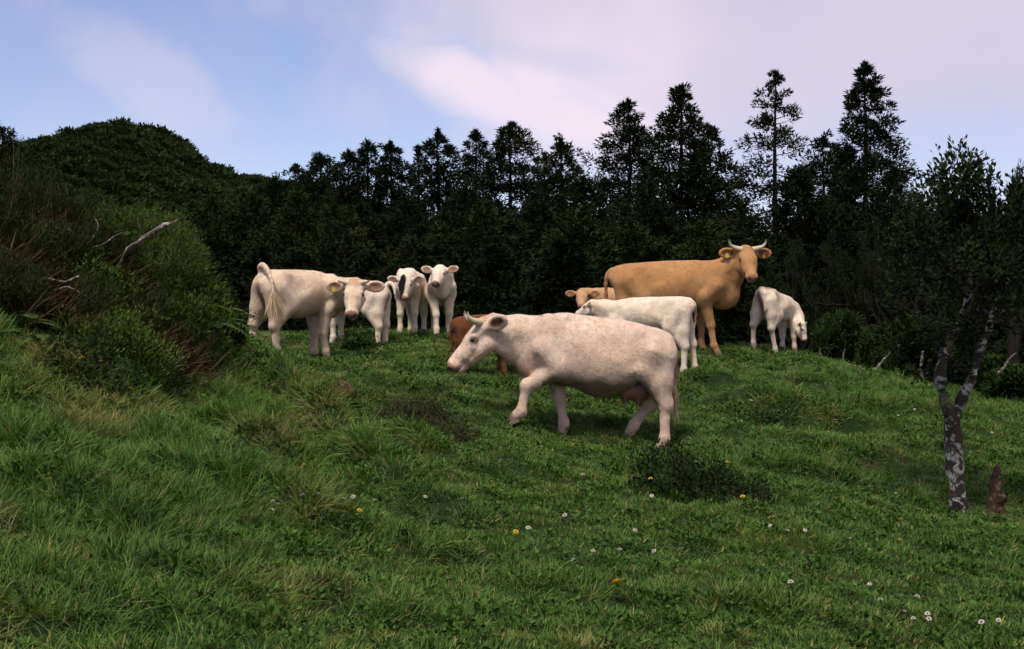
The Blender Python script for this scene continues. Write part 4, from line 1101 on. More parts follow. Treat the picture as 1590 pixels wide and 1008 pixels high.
# ================================================================== NEAR VEGETATION
# ---- the lichened tree with a forked trunk
m, nt, b = new_mat('lichened_bark')
n1 = noise(nt, 9, 5, .6, 'obj'); n2 = noise(nt, 24, 5, .65, 'obj'); n3 = noise(nt, 6, 3, .5, 'obj')
c = mixc(nt, ramp(nt, n1, .40, .60), (0.012, 0.009, 0.008), (0.045, 0.032, 0.024))
c = mixc(nt, ramp(nt, noise(nt, 7, 3, .5, 'obj', .5), .55, .60), c, (0.055, 0.034, 0.020))
pa = nt.nodes.new('ShaderNodeMath'); pa.operation = 'ADD'; nt.links.new(noise(nt, 11.0, 3, .5, 'obj', .8), pa.inputs[0]); nt.links.new(ramp(nt, n2, .3, .7, -.07, .07), pa.inputs[1])
c = mixc(nt, ramp(nt, pa.outputs[0], .535, .565), c, mixc(nt, ramp(nt, noise(nt, 40, 4, .6, 'obj'), .4, .65), (0.46, 0.46, 0.43), (0.17, 0.17, 0.15)))
sp = nt.nodes.new('ShaderNodeSeparateXYZ'); tc = nt.nodes.new('ShaderNodeTexCoord'); nt.links.new(tc.outputs['Object'], sp.inputs[0])
mz = nt.nodes.new('ShaderNodeMath'); mz.operation = 'MULTIPLY'; nt.links.new(ramp(nt, sp.outputs[2], .85, 1.15), mz.inputs[0]); nt.links.new(ramp(nt, n3, .46, .58), mz.inputs[1])
mz2 = nt.nodes.new('ShaderNodeMath'); mz2.operation = 'MULTIPLY'; nt.links.new(mz.outputs[0], mz2.inputs[0]); nt.links.new(ramp(nt, sp.outputs[0], .0, -.1), mz2.inputs[1])
c = mixc(nt, mz2.outputs[0], c, (0.10, 0.10, 0.025))
nt.links.new(c, b.inputs['Base Color']); b.inputs['Roughness'].default_value = .9
bump(nt, b, noise(nt, 20, 6, .8, 'obj', 1.0), 1.0, .06)
m_lichen = m
td = 12.8; tx = X_at(1490, td); tz = h1(tx, td)
root = empty('lichened_tree', (tx, td, tz)); tag(root, 'gnarled tree with forked trunk blotched by white lichen, standing in the pasture', 'tree')
def TL(px, py, dd=0.0):
    p = P(px, py, td + dd); return p - np.array([tx, td, tz])
trunk_p = spline([TL(1490, 815), TL(1488, 790), TL(1482, 720), TL(1481, 665), TL(1478, 640)], 16)
la = spline([TL(1480, 655), TL(1463, 610, -.05), TL(1461, 570, -.1), TL(1472, 535, -.1), TL(1490, 500, 0), TL(1505, 460, .1), TL(1500, 400, .2)], 18)
lb_ = spline([TL(1480, 650), TL(1498, 612, .05), TL(1512, 580, .1), TL(1520, 545, .1), TL(1533, 515, .15), TL(1548, 470, .2), TL(1575, 420, .3)], 18)
rr = lambda a, b_, n, s_: np.linspace(a, b_, n) * (1 + .13 * np.random.default_rng(s_).normal(0, 1, n))
tv, tq = tubes([(trunk_p, rr(.080, .072, 16, 1) + np.array([.07, .045, .02, .008] + [0] * 12))], 14)
tv += (np.stack([fbm(tv[:, 0] * 9, tv[:, 2] * 7 + tv[:, 1] * 9, 5 + i, 3) for i in range(3)], 1) - .45) * .05
t = link('trunk', mesh_np('trunk', tv, tq), m_lichen, root)
for pts, r0, r1, sd_ in ((la, .062, .026, 2), (lb_, .052, .022, 3)):
    v, q = tubes([(pts, rr(r0, r1, 18, sd_))], 12)
    v += (np.stack([fbm(v[:, 0] * 9, v[:, 2] * 7 + v[:, 1] * 9, 15 + i, 3) for i in range(3)], 1) - .45) * .045
    link('limb', mesh_np('limb', v, q), m_lichen, t)
rng = np.random.default_rng(31)
starts = []
for src in (la, lb_):
    for j in (12, 13, 14, 15, 16, 17, 17):
        a = rng.random() * 6.28; starts.append((src[j], (math.cos(a) * .9, math.sin(a) * .9, rng.uniform(-.1, .9) if j > 13 else rng.uniform(-.3, .2)), .46, .020))
paths, (V, Fq, sh) = limb_tree(rng, None, starts, 3, 3, .055, .014, 17, .6, .11, .74)
bv, bq = tubes(paths, 5); link('twigs', mesh_np('twigs', bv, bq), m_shade_bark, t)['kind'] = 'stuff'
cr = mesh_np('crown', V, Fq, False); fattr(cr, 'shade', sh); link('crown', cr, m_broad, root)

# ---- stump beside it
sd_ = 12.9; sx = X_at(1545, sd_); sz = h1(sx, sd_)
def TS(px, py, dd=0): return P(px, py, sd_ + dd) - np.array([sx, sd_, sz])
m_stump = bark_mat('rotten_wood', (0.018, 0.011, 0.007), (0.052, 0.030, 0.017), (0.11, 0.08, 0.06), 13.0)
v, q = tubes([(spline([TS(1543, 812), TS(1545, 790), TS(1544, 765), TS(1548, 735), TS(1551, 720)], 12), np.array([.10, .09, .088, .075, .062, .05, .045, .042, .04, .034, .026, .010])),
              (spline([TS(1540, 790), TS(1556, 772, -.04), TS(1560, 765, -.05)], 5), np.array([.05, .045, .04, .03, .012])),
              (spline([TS(1546, 800), TS(1538, 806, -.1), TS(1530, 812, -.16)], 5), np.array([.06, .05, .045, .03, .015]))], 10)
v += (np.stack([fbm(v[:, 0] * 14, v[:, 2] * 10 + v[:, 1] * 12, 35 + i, 3) for i in range(3)], 1) - .45) * .09
st = link('tree_stump', mesh_np('tree_stump', v, q), m_stump); st.location = (sx, sd_, sz)
tag(st, 'short pointed dark rotten stump beside the foot of the lichened tree', 'stump')

# ---- pale stems and a leaning branch behind the crest
m_pale = bark_mat('pale_lichened_stem', (0.05, 0.04, 0.035), (0.09, 0.08, 0.07), (0.28, 0.27, 0.26), 16.0)
def stem(px0, py0, px1, py1, d, r, label, cat, name):
    a, b_ = P(px0, py0, d), P(px1, py1, d)
    gz_ = h1(a[0], d); a2 = a.copy(); a2[2] = min(gz_ - .1, a[2])
    if abs(px1 - px0) > 15: a2 = a + (a - b_) * .6
    pts = spline([a2 - a, (a2 - a) * .4 + np.array([.02, 0, 0]), (b_ - a) * .5 + np.array([-.02, .02, 0]), b_ - a], 9)
    v, q = tubes([(pts, np.linspace(r * 1.2, r * .6, 9))], 7)
    v += (np.stack([fbm(v[:, 0] * 22, v[:, 2] * 14, 55 + i, 2) for i in range(3)], 1) - .37) * r * .5
    o = link(name, mesh_np(name, v, q), m_pale); o.location = tuple(a); tag(o, label, cat); return o
stem(1432, 602, 1433, 545, 22.8, .035, 'thin upright stem with white lichen, behind the crest left of the lichened tree', 'sapling', 'sapling')
stem(1311, 568, 1312, 542, 23.2, .022, 'tiny pale stem behind the crest, right of the grazing calf', 'sapling', 'sapling')
stem(1276, 552, 1274, 541, 23.0, .022, 'short pale twig poking up at the crest beside the head of the grazing calf', 'twig', 'twig')
stem(1364, 568, 1398, 534, 23.4, .026, 'pale branch leaning to the right behind the crest', 'branch', 'dead_branch')
stem(1560, 568, 1578, 548, 21.0, .022, 'small pale slanting branch at the right edge beyond the lichened tree', 'branch', 'dead_branch')

# ---- the overgrown bank: heath shrubs, ferns, dead bracken, dead wood
m_heath = leaf_mat('heath_foliage', (0.022, 0.044, 0.007), (0.085, 0.140, 0.022), (0.055, 0.065, 0.014), 1.2)
m_heath_d = leaf_mat('heath_foliage_dark', (0.010, 0.020, 0.006), (0.036, 0.056, 0.014), (0.040, 0.030, 0.012), 1.2)
m_fern = leaf_mat('fern_fronds', (0.030, 0.066, 0.012), (0.090, 0.165, 0.030), None)
m_dead = leaf_mat('dead_bracken', (0.022, 0.015, 0.008), (0.080, 0.056, 0.028), None)
m_twig = bark_mat('twig_bark', (0.03, 0.022, 0.017), (0.08, 0.06, 0.045), None, 12)
def heath(px, py, d, h, w, label, seed, mat, dens=1.0, tilt=0.0, cat='shrub'):
    """a feathery heath shrub: many upright wiry stems clothed in short leaves"""
    x = (px - CX) / F_PX * d; zb = h1(x, d); rng = np.random.default_rng(seed)
    paths, cents, axs = [], [], []
    for i in range(int(60 * dens)):
        a = rng.random() * 6.283; r = w * math.sqrt(rng.random()) * .8; hh = h * (rng.uniform(.4, 1.0) if i % 7 else rng.uniform(.95, 1.3)) * (1 - .35 * (r / w) ** 2)
        p0 = np.array([math.cos(a) * r * .45, math.sin(a) * r * .45, -.08]); p2 = np.array([math.cos(a) * r * 1.15 + tilt * h, math.sin(a) * r * 1.15, hh])
        p1 = (p0 + p2) / 2 + rng.normal(0, .04, 3) + np.array([math.cos(a), math.sin(a), 0]) * r * .12
        pts = spline([p0, p1, p2], 7); paths.append((pts, np.linspace(.010, .003, 7)))
        dr = norm(p2 - p1)
        for u in np.linspace(.30, 1.0, 7): cents.append(pts[min(int(u * 6), 6)] + rng.normal(0, .03, 3)); axs.append(norm(dr + rng.normal(0, .3, 3)))
    V, Fq, sh = sprays(np.array(cents), np.array(axs), 40, .065, .040, .0036, rng, .35, 1.0, True)
    r_ = empty('heath_shrub', (x, d, zb)); tag(r_, label, cat, 'shrubs on the overgrown bank')
    v, q = tubes(paths, 4); link('stems', mesh_np('stems', v, q), m_twig, r_)['kind'] = 'stuff'
    me = mesh_np('foliage', V, Fq, False); fattr(me, 'shade', sh); link('foliage', me, mat, r_); return r_
for i, a in enumerate([
    (262, 480, 13.8, .56, .32, 'brightest feathery green heath shrub on the right end of the bank', m_heath, 1.5, .03),
    (245, 440, 13.4, .66, .45, 'feathery green heath shrub under the thick dead branch', m_heath, 1.3, 0),
    (205, 395, 13.9, .50, .48, 'soft green heath shrub on the bank behind the thick dead branch', m_heath, 1.2, 0),
    (316, 520, 13.9, .32, .17, 'small green heath shrub drooping at the far right foot of the bank', m_heath, 1.0, .04),
    (120, 372, 13.8, .50, .45, 'dull heath shrub at the top of the bank below the hill', m_heath_d, 1.2, 0),
    (20, 360, 13.2, .62, .50, 'tall dark heath shrub at the left edge of the bank', m_heath_d, 1.6, 0),
    (-40, 380, 12.4, .9, .5, 'dark heath shrub half cut by the left edge', m_heath_d, 1.5, 0),
    (160, 430, 13.2, .42, .4, 'dark tangled heath shrub in the middle of the bank', m_heath_d, 1.0, 0),
    (70, 430, 12.6, .50, .45, 'dark heath shrub over the lying grey stick', m_heath_d, 1.1, 0),
    (352, 574, 14.1, .20, .12, 'dark dry shrub at the corner of the bank beside the hind leg of the heifer', m_heath_d, .9, 0),
    (285, 548, 13.2, .28, .25, 'low brownish shrub at the foot of the bright heath', m_heath_d, .9, 0),
    (200, 500, 12.6, .42, .4, 'low dark shrub in the middle of the foot of the bank', m_heath_d, 1.0, 0),
    (110, 500, 12.0, .42, .4, 'low dark shrub at the foot of the bank on the left', m_heath_d, 1.0, 0),
    (10, 495, 11.4, .40, .4, 'low dark shrub at the left edge where the bank meets the grass', m_heath_d, 1.0, 0)]):
    heath(a[0], a[1], a[2], a[3], a[4], a[5], 900 + i, a[6], a[7], a[8])
# tops: two upright pale-green shoots
def fern_mesh(rng, n_fr, L, curl, upb=.9):
    V, Fq, sh, paths = [], [], [], []
    for i in range(n_fr):
        a = i * 6.283 / n_fr + rng.normal(0, .3); l = L * rng.uniform(.75, 1.1); up_ = upb * rng.uniform(.6, 1.1)
        o_ = np.array([math.cos(a), math.sin(a), 0])
        t = np.linspace(0, 1, 15)
        pts = o_ * (t * l * .85)[:, None] + np.array([0, 0, 1.0]) * ((t * up_ - curl * t ** 2) * l)[:, None]
        paths.append((pts, np.linspace(.006, .0015, 15)))
        T = norm(np.gradient(pts, axis=0)); side = norm(np.cross(T, np.array([0, 0, 1.0])))
        g = .2 + .6 * rng.random()
        for j in range(2, 15):
            w = l * .30 * math.sin(min(1, (t[j] * .9 + .12)) * math.pi) ** .8
            for s in (-1, 1):
                d = norm(side[j] * s + T[j] * .45 + np.array([0, 0, -.18])); b0 = len(V); q = pts[j]
                wd = l * .030
                V += [q, q + d * w * .5 + T[j] * wd, q + d * w, q + d * w * .5 - T[j] * wd]; Fq.append([b0, b0 + 1, b0 + 2, b0 + 3]); sh += [g] * 4
    return np.array(V), np.array(Fq), np.array(sh), paths
fern_src = []
for i in range(3):
    V, Fq, sh, pth = fern_mesh(np.random.default_rng(70 + i), 9, .5, .75)
    me = mesh_np('fronds', V, Fq, False); fattr(me, 'shade', sh); fern_src.append((me, pth))
def fern(px, py, d, s_, label, k, mat=None):
    x = (px - CX) / F_PX * d; zb = h1(x, d)
    r_ = empty('fern', (x, d, zb), random.random() * 6.28); tag(r_, label, 'fern', 'ferns on the overgrown bank')
    me, pth = fern_src[k % 3]; me = me.copy(); me.materials.clear(); o = link('fronds', me, mat or m_fern, r_)
    v, q = tubes(pth, 3); o2 = link('stalks', mesh_np('stalks', v, q), m_twig, r_); o['kind'] = o2['kind'] = 'stuff'
    o.scale = o2.scale = (s_,) * 3; return r_
for i, a in enumerate([
    (85, 475, 12.0, .9, 'green fern left of the middle of the bank foot'), (140, 520, 11.9, .8, 'green fern below the lying grey stick'), (215, 470, 12.8, 1.0, 'green fern under the lower tip of the thick dead branch'),
    (255, 500, 12.9, .9, 'green fern low down in front of the bright heath'), (30, 520, 11.2, .9, 'green fern at the left edge of the bank foot'), (60, 560, 10.9, .8, 'green fern at the grass edge on the far left'),
    (312, 420, 13.85, 1.3, 'light green fern arching highest on the right face of the bank'), (178, 345, 13.75, 1.3, 'light green fern fanning over the top of the bank'), (262, 380, 13.75, 1.2, 'fern arching behind the thick dead branch'),
    (290, 440, 13.55, 1.3, 'bright fern in the middle of the right face of the bank'), (330, 455, 13.95, 1.2, 'bright fern at the right outline of the bank'), (305, 480, 13.45, 1.2, 'bright fern low on the right face of the bank'),
    (240, 430, 13.35, 1.2, 'fern between the thick dead branch and the bright right face'), (335, 500, 13.8, 1.0, 'small fern at the lower right corner of the bank'), (205, 400, 13.2, 1.0, 'dull fern under the middle of the thick dead branch'),
    (120, 420, 13.0, 1.1, 'dull fern in the dark middle of the bank'), (50, 400, 13.0, 1.1, 'dull fern high at the left of the bank')]):
    fern(a[0], a[1], a[2], a[3], a[4], i)
# dead wood
m_deadwood = bark_mat('bleached_dead_wood', (0.07, 0.05, 0.042), (0.15, 0.13, 0.12), (0.36, 0.34, 0.34), 14)
def dead_branch(pix, radii, label):
    pts = np.array([P(*p) for p in pix]); o0 = pts[0].copy()
    sp_ = spline(pts - o0, 16); v, q = tubes([(sp_, np.interp(np.linspace(0, 1, 16), np.linspace(0, 1, len(radii)), radii))], 9)
    v += (np.stack([fbm(v[:, 0] * 14 + v[:, 2] * 9, v[:, 2] * 12 + v[:, 1] * 11, 75 + i, 3) for i in range(3)], 1) - .45) * .045
    o = link('dead_branch', mesh_np('dead_branch', v, q), m_deadwood); o.location = tuple(o0); tag(o, label, 'branch', 'dead wood on the bank'); return o
dead_branch([(182,416,12.6),(189,402,12.55),(199,388,12.5),(213,377,12.5),(222,368,12.5),(242,359,12.5),(257,348,12.5),(266,346,12.5),(277,337,12.55)], [.004,.011,.013,.020,.018,.022,.020,.013,.003], 'thick bleached dead branch slanting up out of the bank')
dead_branch([(10,442,12.1),(45,436,12.0),(70,432,11.9),(95,437,11.9),(126,428,11.9)], [.022,.018,.015,.012,.004], 'grey dead stick lying low across the bank on the left')
dead_branch([(130,400,12.8),(140,382,12.7),(151,352,12.8),(146,335,12.9)], [.008,.007,.006,.003], 'thin dead twig standing in the middle of the bank')
dead_branch([(62,480,11.8),(80,455,11.8),(108,446,11.9),(150,470,11.9)], [.008,.008,.007,.003], 'thin dead twig arching below the grey stick')
dead_branch([(190,360,13.0),(170,372,12.9),(145,384,12.8),(95,392,12.8)], [.003,.006,.007,.007], 'thin pale twig pointing right above the middle of the bank')

rng = np.random.default_rng(77)
def on_bank(n, px0, px1, d0, d1):
    px = rng.uniform(px0, px1, n); d = rng.uniform(d0, d1, n); x = (px - CX) / F_PX * d
    return x, d
# undergrowth: dry stalks, small leaves
ug_src = []
for i in range(6):
    r_ = np.random.default_rng(440 + i)
    if i < 3:
        cc = r_.normal(0, .10, (14, 3)); cc[:, 2] = abs(cc[:, 2]) * 1.2
        V, Fq, sh = sprays(cc, norm(cc + np.array([0, 0, .05])), 40, .07, .036, .0045, r_, .3); mm = m_heath_d if i < 1 else m_heath
    else:
        a = r_.random((34, 1)) * 6.28; p0 = r_.normal(0, .07, (34, 3)); p0[:, 2] = 0
        d_ = norm(np.concatenate([np.cos(a), np.sin(a), r_.uniform(.1, 1.2, (34, 1))], 1)); L = r_.uniform(.12, .42, (34, 1))
        sd3 = norm(np.cross(d_, r_.normal(0, 1, (34, 3)))) * .004
        bend = np.array([0, 0, -.07]) * r_.random((34, 1))
        V = np.stack([p0 - sd3, p0 + sd3, p0 + d_ * L * .6 + sd3, p0 + d_ * L * .6 - sd3, p0 + d_ * L + bend], 1).reshape(-1, 3)
        ii = np.arange(34)[:, None] * 5
        Fq = [ii + np.array([[0, 1, 2, 3]]), ii + np.array([[3, 2, 4]])]; sh = np.repeat(r_.random(34), 5); mm = m_dead
    me = mesh_np('undergrowth', V, Fq, False); fattr(me, 'shade', sh); me.materials.append(mm); ug_src.append(me)
x, d = on_bank(3200, -140, 335, 11.3, 15.0)
bank = sstep(-(x + 2.55 + (d - 14) * -.12), 0, .4)
keep = rng.random(len(x)) < bank; x, d = x[keep], d[keep]
rot = np.stack([rng.normal(0, .2, len(x)), rng.normal(0, .2, len(x)), rng.random(len(x)) * 6.28], 1)
s_ = rng.uniform(.7, 1.5, (len(x), 1)) * np.ones((1, 3))
pick = np.where(fbm(x * 1.3, d * 1.3, 61) > .5, rng.integers(3, 6, len(x)), rng.integers(0, 3, len(x)))
o = scatter('undergrowth', np.stack([x, d, height(x, d)], 1), rot, s_, pick, ug_src)
tag(o, 'tangle of dry bracken stalks and small leaves covering the bank', 'undergrowth', None, 'stuff')

# ---- low dark bushes and tussocks in the pasture
m_briar = leaf_mat('briar_leaves', (0.010, 0.022, 0.006), (0.032, 0.058, 0.015), None)
m_scrub = leaf_mat('wiry_scrub', (0.018, 0.022, 0.010), (0.062, 0.064, 0.030), None)
def low_bush(px, py, d, w, h, label, seed, mat, n=120, leaf=(.05, .014), per=14, cat='bush', shoots=0):
    x = (px - CX) / F_PX * d; zb = h1(x, d); rng = np.random.default_rng(seed)
    paths, cents, axs = [], [], []
    for i in range(n):
        a = rng.random() * 6.283; r = math.sqrt(rng.random()); hh = h * (1 - .75 * r * r) * rng.uniform(.35, 1.2); 
        if i < shoots: hh *= 1.6
        e = np.array([math.cos(a) * r * w, math.sin(a) * r * w * .75, 0]); e[2] = h1(x + e[0], d + e[1]) - zb + hh
        p0 = e * np.array([.8, .8, 0]); p0[2] = h1(x + p0[0], d + p0[1]) - zb - .02
        pts = spline([p0, (p0 + e) / 2 + rng.normal(0, .03, 3), e], 6); paths.append((pts, np.linspace(.006, .002, 6)))
        for u in (2, 3, 4, 5): cents.append(pts[u] + rng.normal(0, .03, 3)); axs.append(norm(pts[5] - pts[3]))
    V, Fq, sh = sprays(np.array(cents), np.array(axs), per, .06, leaf[0], leaf[1], rng, .25)
    r_ = empty('low_bush', (x, d, zb)); tag(r_, label, cat, 'low bushes in the pasture')
    v, q = tubes(paths, 4); link('stems', mesh_np('stems', v, q), m_twig, r_)['kind'] = 'stuff'
    me = mesh_np('foliage', V, Fq, False); fattr(me, 'shade', sh); link('foliage', me, mat, r_); return r_
low_bush(1092, 790, 11.6, .58, .28, 'dark sprawling briar bush in the grass below the hind legs of the walking cow', 1, m_briar, 120, (.04, .010), 10, shoots=30)
low_bush(1030, 745, 12.4, .28, .22, 'small dark briar clump right below the hind hooves of the walking cow', 2, m_briar, 40, (.04, .010), 10, shoots=8)
low_bush(650, 655, 14.4, .42, .24, 'dry wiry grey-green scrub patch below the muzzle of the walking cow', 3, m_scrub, 120, (.04, .005), 10, shoots=16)
low_bush(700, 668, 13.9, .30, .16, 'thin wiry scrub patch right of the drier one below the walking cow', 4, m_scrub, 55, (.04, .005), 8, shoots=6)
low_bush(150, 605, 10.7, .40, .18, 'dark leafy patch dotted with yellow flowers on the left slope', 5, m_briar, 80, (.04, .010), 10)
low_bush(1190, 668, 16.1, .40, .12, 'dark low patch in the grass right of the walking cow', 6, m_briar, 50, (.04, .009), 8)
low_bush(1350, 745, 13.7, .35, .12, 'dark low patch in the grass left of the lichened tree', 7, m_briar, 50, (.04, .009), 8)
low_bush(560, 535, 20.0, .30, .16, 'leafy green weed clump under the head of the heifer', 8, m_bush, 90)
# mossy hummock
xm, dm = X_at(520, 14.6), 14.6
m, nt, b = new_mat('moss')
c = mixc(nt, ramp(nt, noise(nt, 18, 5, .6), .4, .6), (0.030, 0.016, 0.007), (0.085, 0.070, 0.014))
nt.links.new(c, b.inputs['Base Color']); b.inputs['Roughness'].default_value = 1.0; bump(nt, b, noise(nt, 90, 5, .7), 1.0, .02)
Fm = Field((-.3, -.3, -.15), (.3, .3, .3), .015); Fm.ell((0, 0, .03), (.17, .14, .13), k=.03); Fm.ell((.08, -.02, 0), (.13, .12, .10), k=.06); Fm.ell((-.09, .02, -.01), (.12, .12, .09), k=.06)
v, q = Fm.mesh(); nn = vnormals(v, q); v = v + nn * ((fbm(v[:, 0] * 18 + v[:, 2] * 9, v[:, 1] * 18 + v[:, 2] * 14, 3) - .47) * .09)[:, None]
o = link('mossy_hummock', mesh_np('mossy_hummock', v, q), m); o.location = (xm, dm, h1(xm, dm) + .03)
tag(o, 'brown and yellow mossy hummock in the grass below the heifer', 'hummock')

# ================================================================== MEADOW
def blade_mat(name, a, b_, dry):
    m, nt, b = new_mat(name)
    c = mixc(nt, attr(nt, 'shade'), a, b_)
    c = mixc(nt, ramp(nt, attr(nt, 'shade'), .93, .97), c, dry)
    pn = noise(nt, .55, 4, .6); pn2 = noise(nt, 2.4, 4, .6)
    c = mixc(nt, ramp(nt, pn, .45, .68, 0, .55), c, mixc(nt, 1.0, c, (1.35, 1.08, .8), 'MULTIPLY'))
    c = mixc(nt, ramp(nt, pn2, .50, .68, 0, .6), c, mixc(nt, 1.0, c, (.55, .60, .55), 'MULTIPLY'))
    c = mixc(nt, attr(nt, 'tint', 'INSTANCER'), c, dry)
    nt.links.new(c, b.inputs['Base Color']); b.inputs['Roughness'].default_value = .6; b.inputs['Specular IOR Level'].default_value = .22
    out = [n for n in nt.nodes if n.type == 'OUTPUT_MATERIAL'][0]
    t = nt.nodes.new('ShaderNodeBsdfTranslucent'); nt.links.new(c, t.inputs['Color'])
    mx = nt.nodes.new('ShaderNodeMixShader'); mx.inputs[0].default_value = .25
    nt.links.new(b.outputs[0], mx.inputs[1]); nt.links.new(t.outputs[0], mx.inputs[2]); nt.links.new(mx.outputs[0], out.inputs[0])
    return m
m_grass = blade_mat('grass_blades', (0.030, 0.072, 0.009), (0.106, 0.218, 0.031), (0.27, 0.22, 0.08))
m_weed = leaf_mat('meadow_leaves', (0.028, 0.064, 0.010), (0.080, 0.150, 0.028), None)
def tuft(rng, n, rad, h0, h1_, wid, lean, bend):
    a = rng.random(n) * 6.283; r = rad * np.sqrt(rng.random(n)); p0 = np.stack([np.cos(a) * r, np.sin(a) * r, np.full(n, -.01)], 1)
    b_ = a + rng.normal(0, .8, n); ln = rng.uniform(0, lean, n); L = rng.uniform(h0, h1_, n)
    d0 = norm(np.stack([np.cos(b_) * ln, np.sin(b_) * ln, np.ones(n)], 1))
    o_ = np.stack([np.cos(b_), np.sin(b_), np.zeros(n)], 1); bd = rng.uniform(0, bend, n)
    sd_ = np.stack([-np.sin(b_ + rng.normal(0, .6, n)), np.cos(b_), np.zeros(n)], 1) * (wid * rng.uniform(.6, 1.2, n))[:, None]
    f = lambda t: p0 + d0 * (L * t)[:, None] + o_ * (bd * L * t * t)[:, None] - np.array([0, 0, 1.0]) * (bd * .45 * L * t * t)[:, None]
    V = np.stack([p0 - sd_, p0 + sd_, f(.5) + sd_ * .85, f(.5) - sd_ * .85, f(.8) + sd_ * .5, f(.8) - sd_ * .5, f(1.0)], 1).reshape(-1, 3)
    i = np.arange(n)[:, None] * 7
    F = [np.concatenate([i + np.array([[0, 1, 2, 3]]), i + np.array([[3, 2, 4, 5]])]), i + np.array([[5, 4, 6]])]
    sh = np.clip(rng.normal(.45, .29, n), 0, .9); sh[rng.random(n) < .07] = 1.0
    me = mesh_np('tuft', V, F, True); fattr(me, 'shade', np.repeat(sh, 7)); me.materials.append(m_grass); return me
def weed(rng, n, rad, L, w):
    a = rng.random(n) * 6.283; c_ = np.stack([np.cos(a), np.sin(a), np.zeros(n)], 1) * (rad * np.sqrt(rng.random(n)))[:, None]; c_[:, 2] = rng.uniform(.0, .05, n)
    V, Fq, sh = sprays(c_, norm(c_ + np.array([0, 0, .02])), 3, .015, L, w, rng, .3)
    me = mesh_np('weed', V, Fq, False); fattr(me, 'shade', sh); me.materials.append(m_weed); return me
gsrc = []
g_ = lambda i: np.random.default_rng(2000 + i)
for i in range(4): gsrc.append(tuft(g_(i), 66, .12, .02, .055, .0027, 1.1, .8))          # 0-3 grazed turf
for i in range(4): gsrc.append(tuft(g_(10 + i), 46, .10, .035, .09, .0029, 1.0, .9))      # 4-7 mid
for i in range(4): gsrc.append(tuft(g_(20 + i), 42, .09, .06, .155, .0030, .95, 1.0))    # 8-11 long
for i in range(3): gsrc.append(weed(g_(30 + i), 18, .09, .035, .010))                   # 12-14 clover and small leaves
rng = np.random.default_rng(99)
pts = []
for d0, d1, dens in ((3.2, 6, 110), (6, 9, 175), (9, 12.5, 155), (12.5, 17, 125), (17, 24.5, 78), (24.5, 28, 25)):
    wmax = .46 * d1 + 1.6; n = int(dens * (d1 - d0) * 2 * wmax)
    x, y = rng.uniform(-wmax, wmax, n), rng.uniform(d0, d1, n)
    k = abs(x) < .46 * y + 1.6
    pts.append(np.stack([x[k], y[k]], 1))
pts = np.concatenate(pts); x, y = pts[:, 0], pts[:, 1]
z = height(x, y)
px = CX + x / y * F_PX; py = CY + (EYE - z) / y * F_PX
# how long the grass is left standing: long on the slope at the left and in tussocks, cropped where the herd walks
longness = sstep(-x, .2, 3.0) * sstep(-y, -15.5, -12) * .75 + sstep(-y, -9.5, -6.5) * .25
longness += (fbm(x * 1.1, y * 1.1, 41) - .47) * 1.5
longness += sstep(x, 3.6, 5.5) * sstep(y, 16, 18) * .5
for (lx, ly, dd, hh, a, b_, ang) in _lumps:
    X0, Y0 = (lx - CX) / F_PX * dd, dd
    longness += .55 * np.exp(-(((x - X0) / (a + .1)) ** 2 + ((y - Y0) / (b_ + .15)) ** 2))
for X0, Y0 in ((X_at(1490, 12.8), 12.8), (X_at(1545, 12.9), 12.9)): longness += 1.2 * np.exp(-(((x - X0) / .22) ** 2 + ((y - Y0 + .08) / .2) ** 2))
u = rng.random(len(x))
pick = np.where(longness + (u - .5) * .5 > .72, rng.integers(8, 12, len(x)), np.where(longness + (u - .5) * .5 > .30, rng.integers(4, 8, len(x)), rng.integers(0, 4, len(x))))
pick = np.where(rng.random(len(x)) < .11, rng.integers(12, 15, len(x)), pick)
# no grass under the tangle of the bank nor through the shade of the wood
bank = sstep(-(x + 2.45 + (y - 14) * -.12), 0, .5) * sstep(y, 11.3, 12.3) * sstep(-y, -17, -16)
keep = rng.random(len(x)) > bank * .75
gxn = (height(x + .05, y) - height(x - .05, y)) / .1; gyn = (height(x, y + .05) - height(x, y - .05)) / .1
far_s = np.interp(y, [5, 12, 20, 27], [.95, 1.05, 1.3, 1.5])
s_ = rng.uniform(.7, 1.25, len(x)) * far_s
hs_ = rng.uniform(.75, 1.25, len(x)) * (1 + .35 * sstep(np.hypot(gxn, gyn), .35, .8)) * np.interp(y, [5, 12, 20, 27], [1, 1, 1.0, 1.0])
ta, tb, tz_ = np.arctan(gyn) * .8 + rng.normal(0, .08, len(x)), -np.arctan(gxn) * .8 + rng.normal(0, .08, len(x)), rng.random(len(x)) * 6.283
ca, sa, cb, sb, cz, sz_ = np.cos(ta), np.sin(ta), np.cos(tb), np.sin(tb), np.cos(tz_), np.sin(tz_)
# spin about the tuft's own axis first, then lean with the slope: Ry(tb) Rx(ta) Rz(tz), written as XYZ angles
m20, m21, m22 = -sb * cz + cb * sa * sz_, sb * sz_ + cb * sa * cz, cb * ca
m10, m00 = ca * sz_, cb * cz + sb * sa * sz_
rot = np.stack([np.arctan2(m21, m22), -np.arcsin(np.clip(m20, -1, 1)), np.arctan2(m10, m00)], 1)
dryn = fbm(x * 1.7 + 9, y * 1.7, 53)
tint = np.clip(sstep(dryn, .54, .74) * .42 * (.25 + sstep(-x, -1, 3)) + (rng.random(len(x)) < .03) * .5, 0, .75) * np.where(pick >= 12, 0, 1)
sel = np.where(keep)[0]
o = scatter('meadow_grass', np.stack([x, y, z], 1)[sel], rot[sel], np.stack([s_, s_, hs_], 1)[sel], pick[sel], gsrc, tint[sel])
tag(o, 'green pasture grass, cropped short on the crest and long on the left slope', 'grass', None, 'stuff')

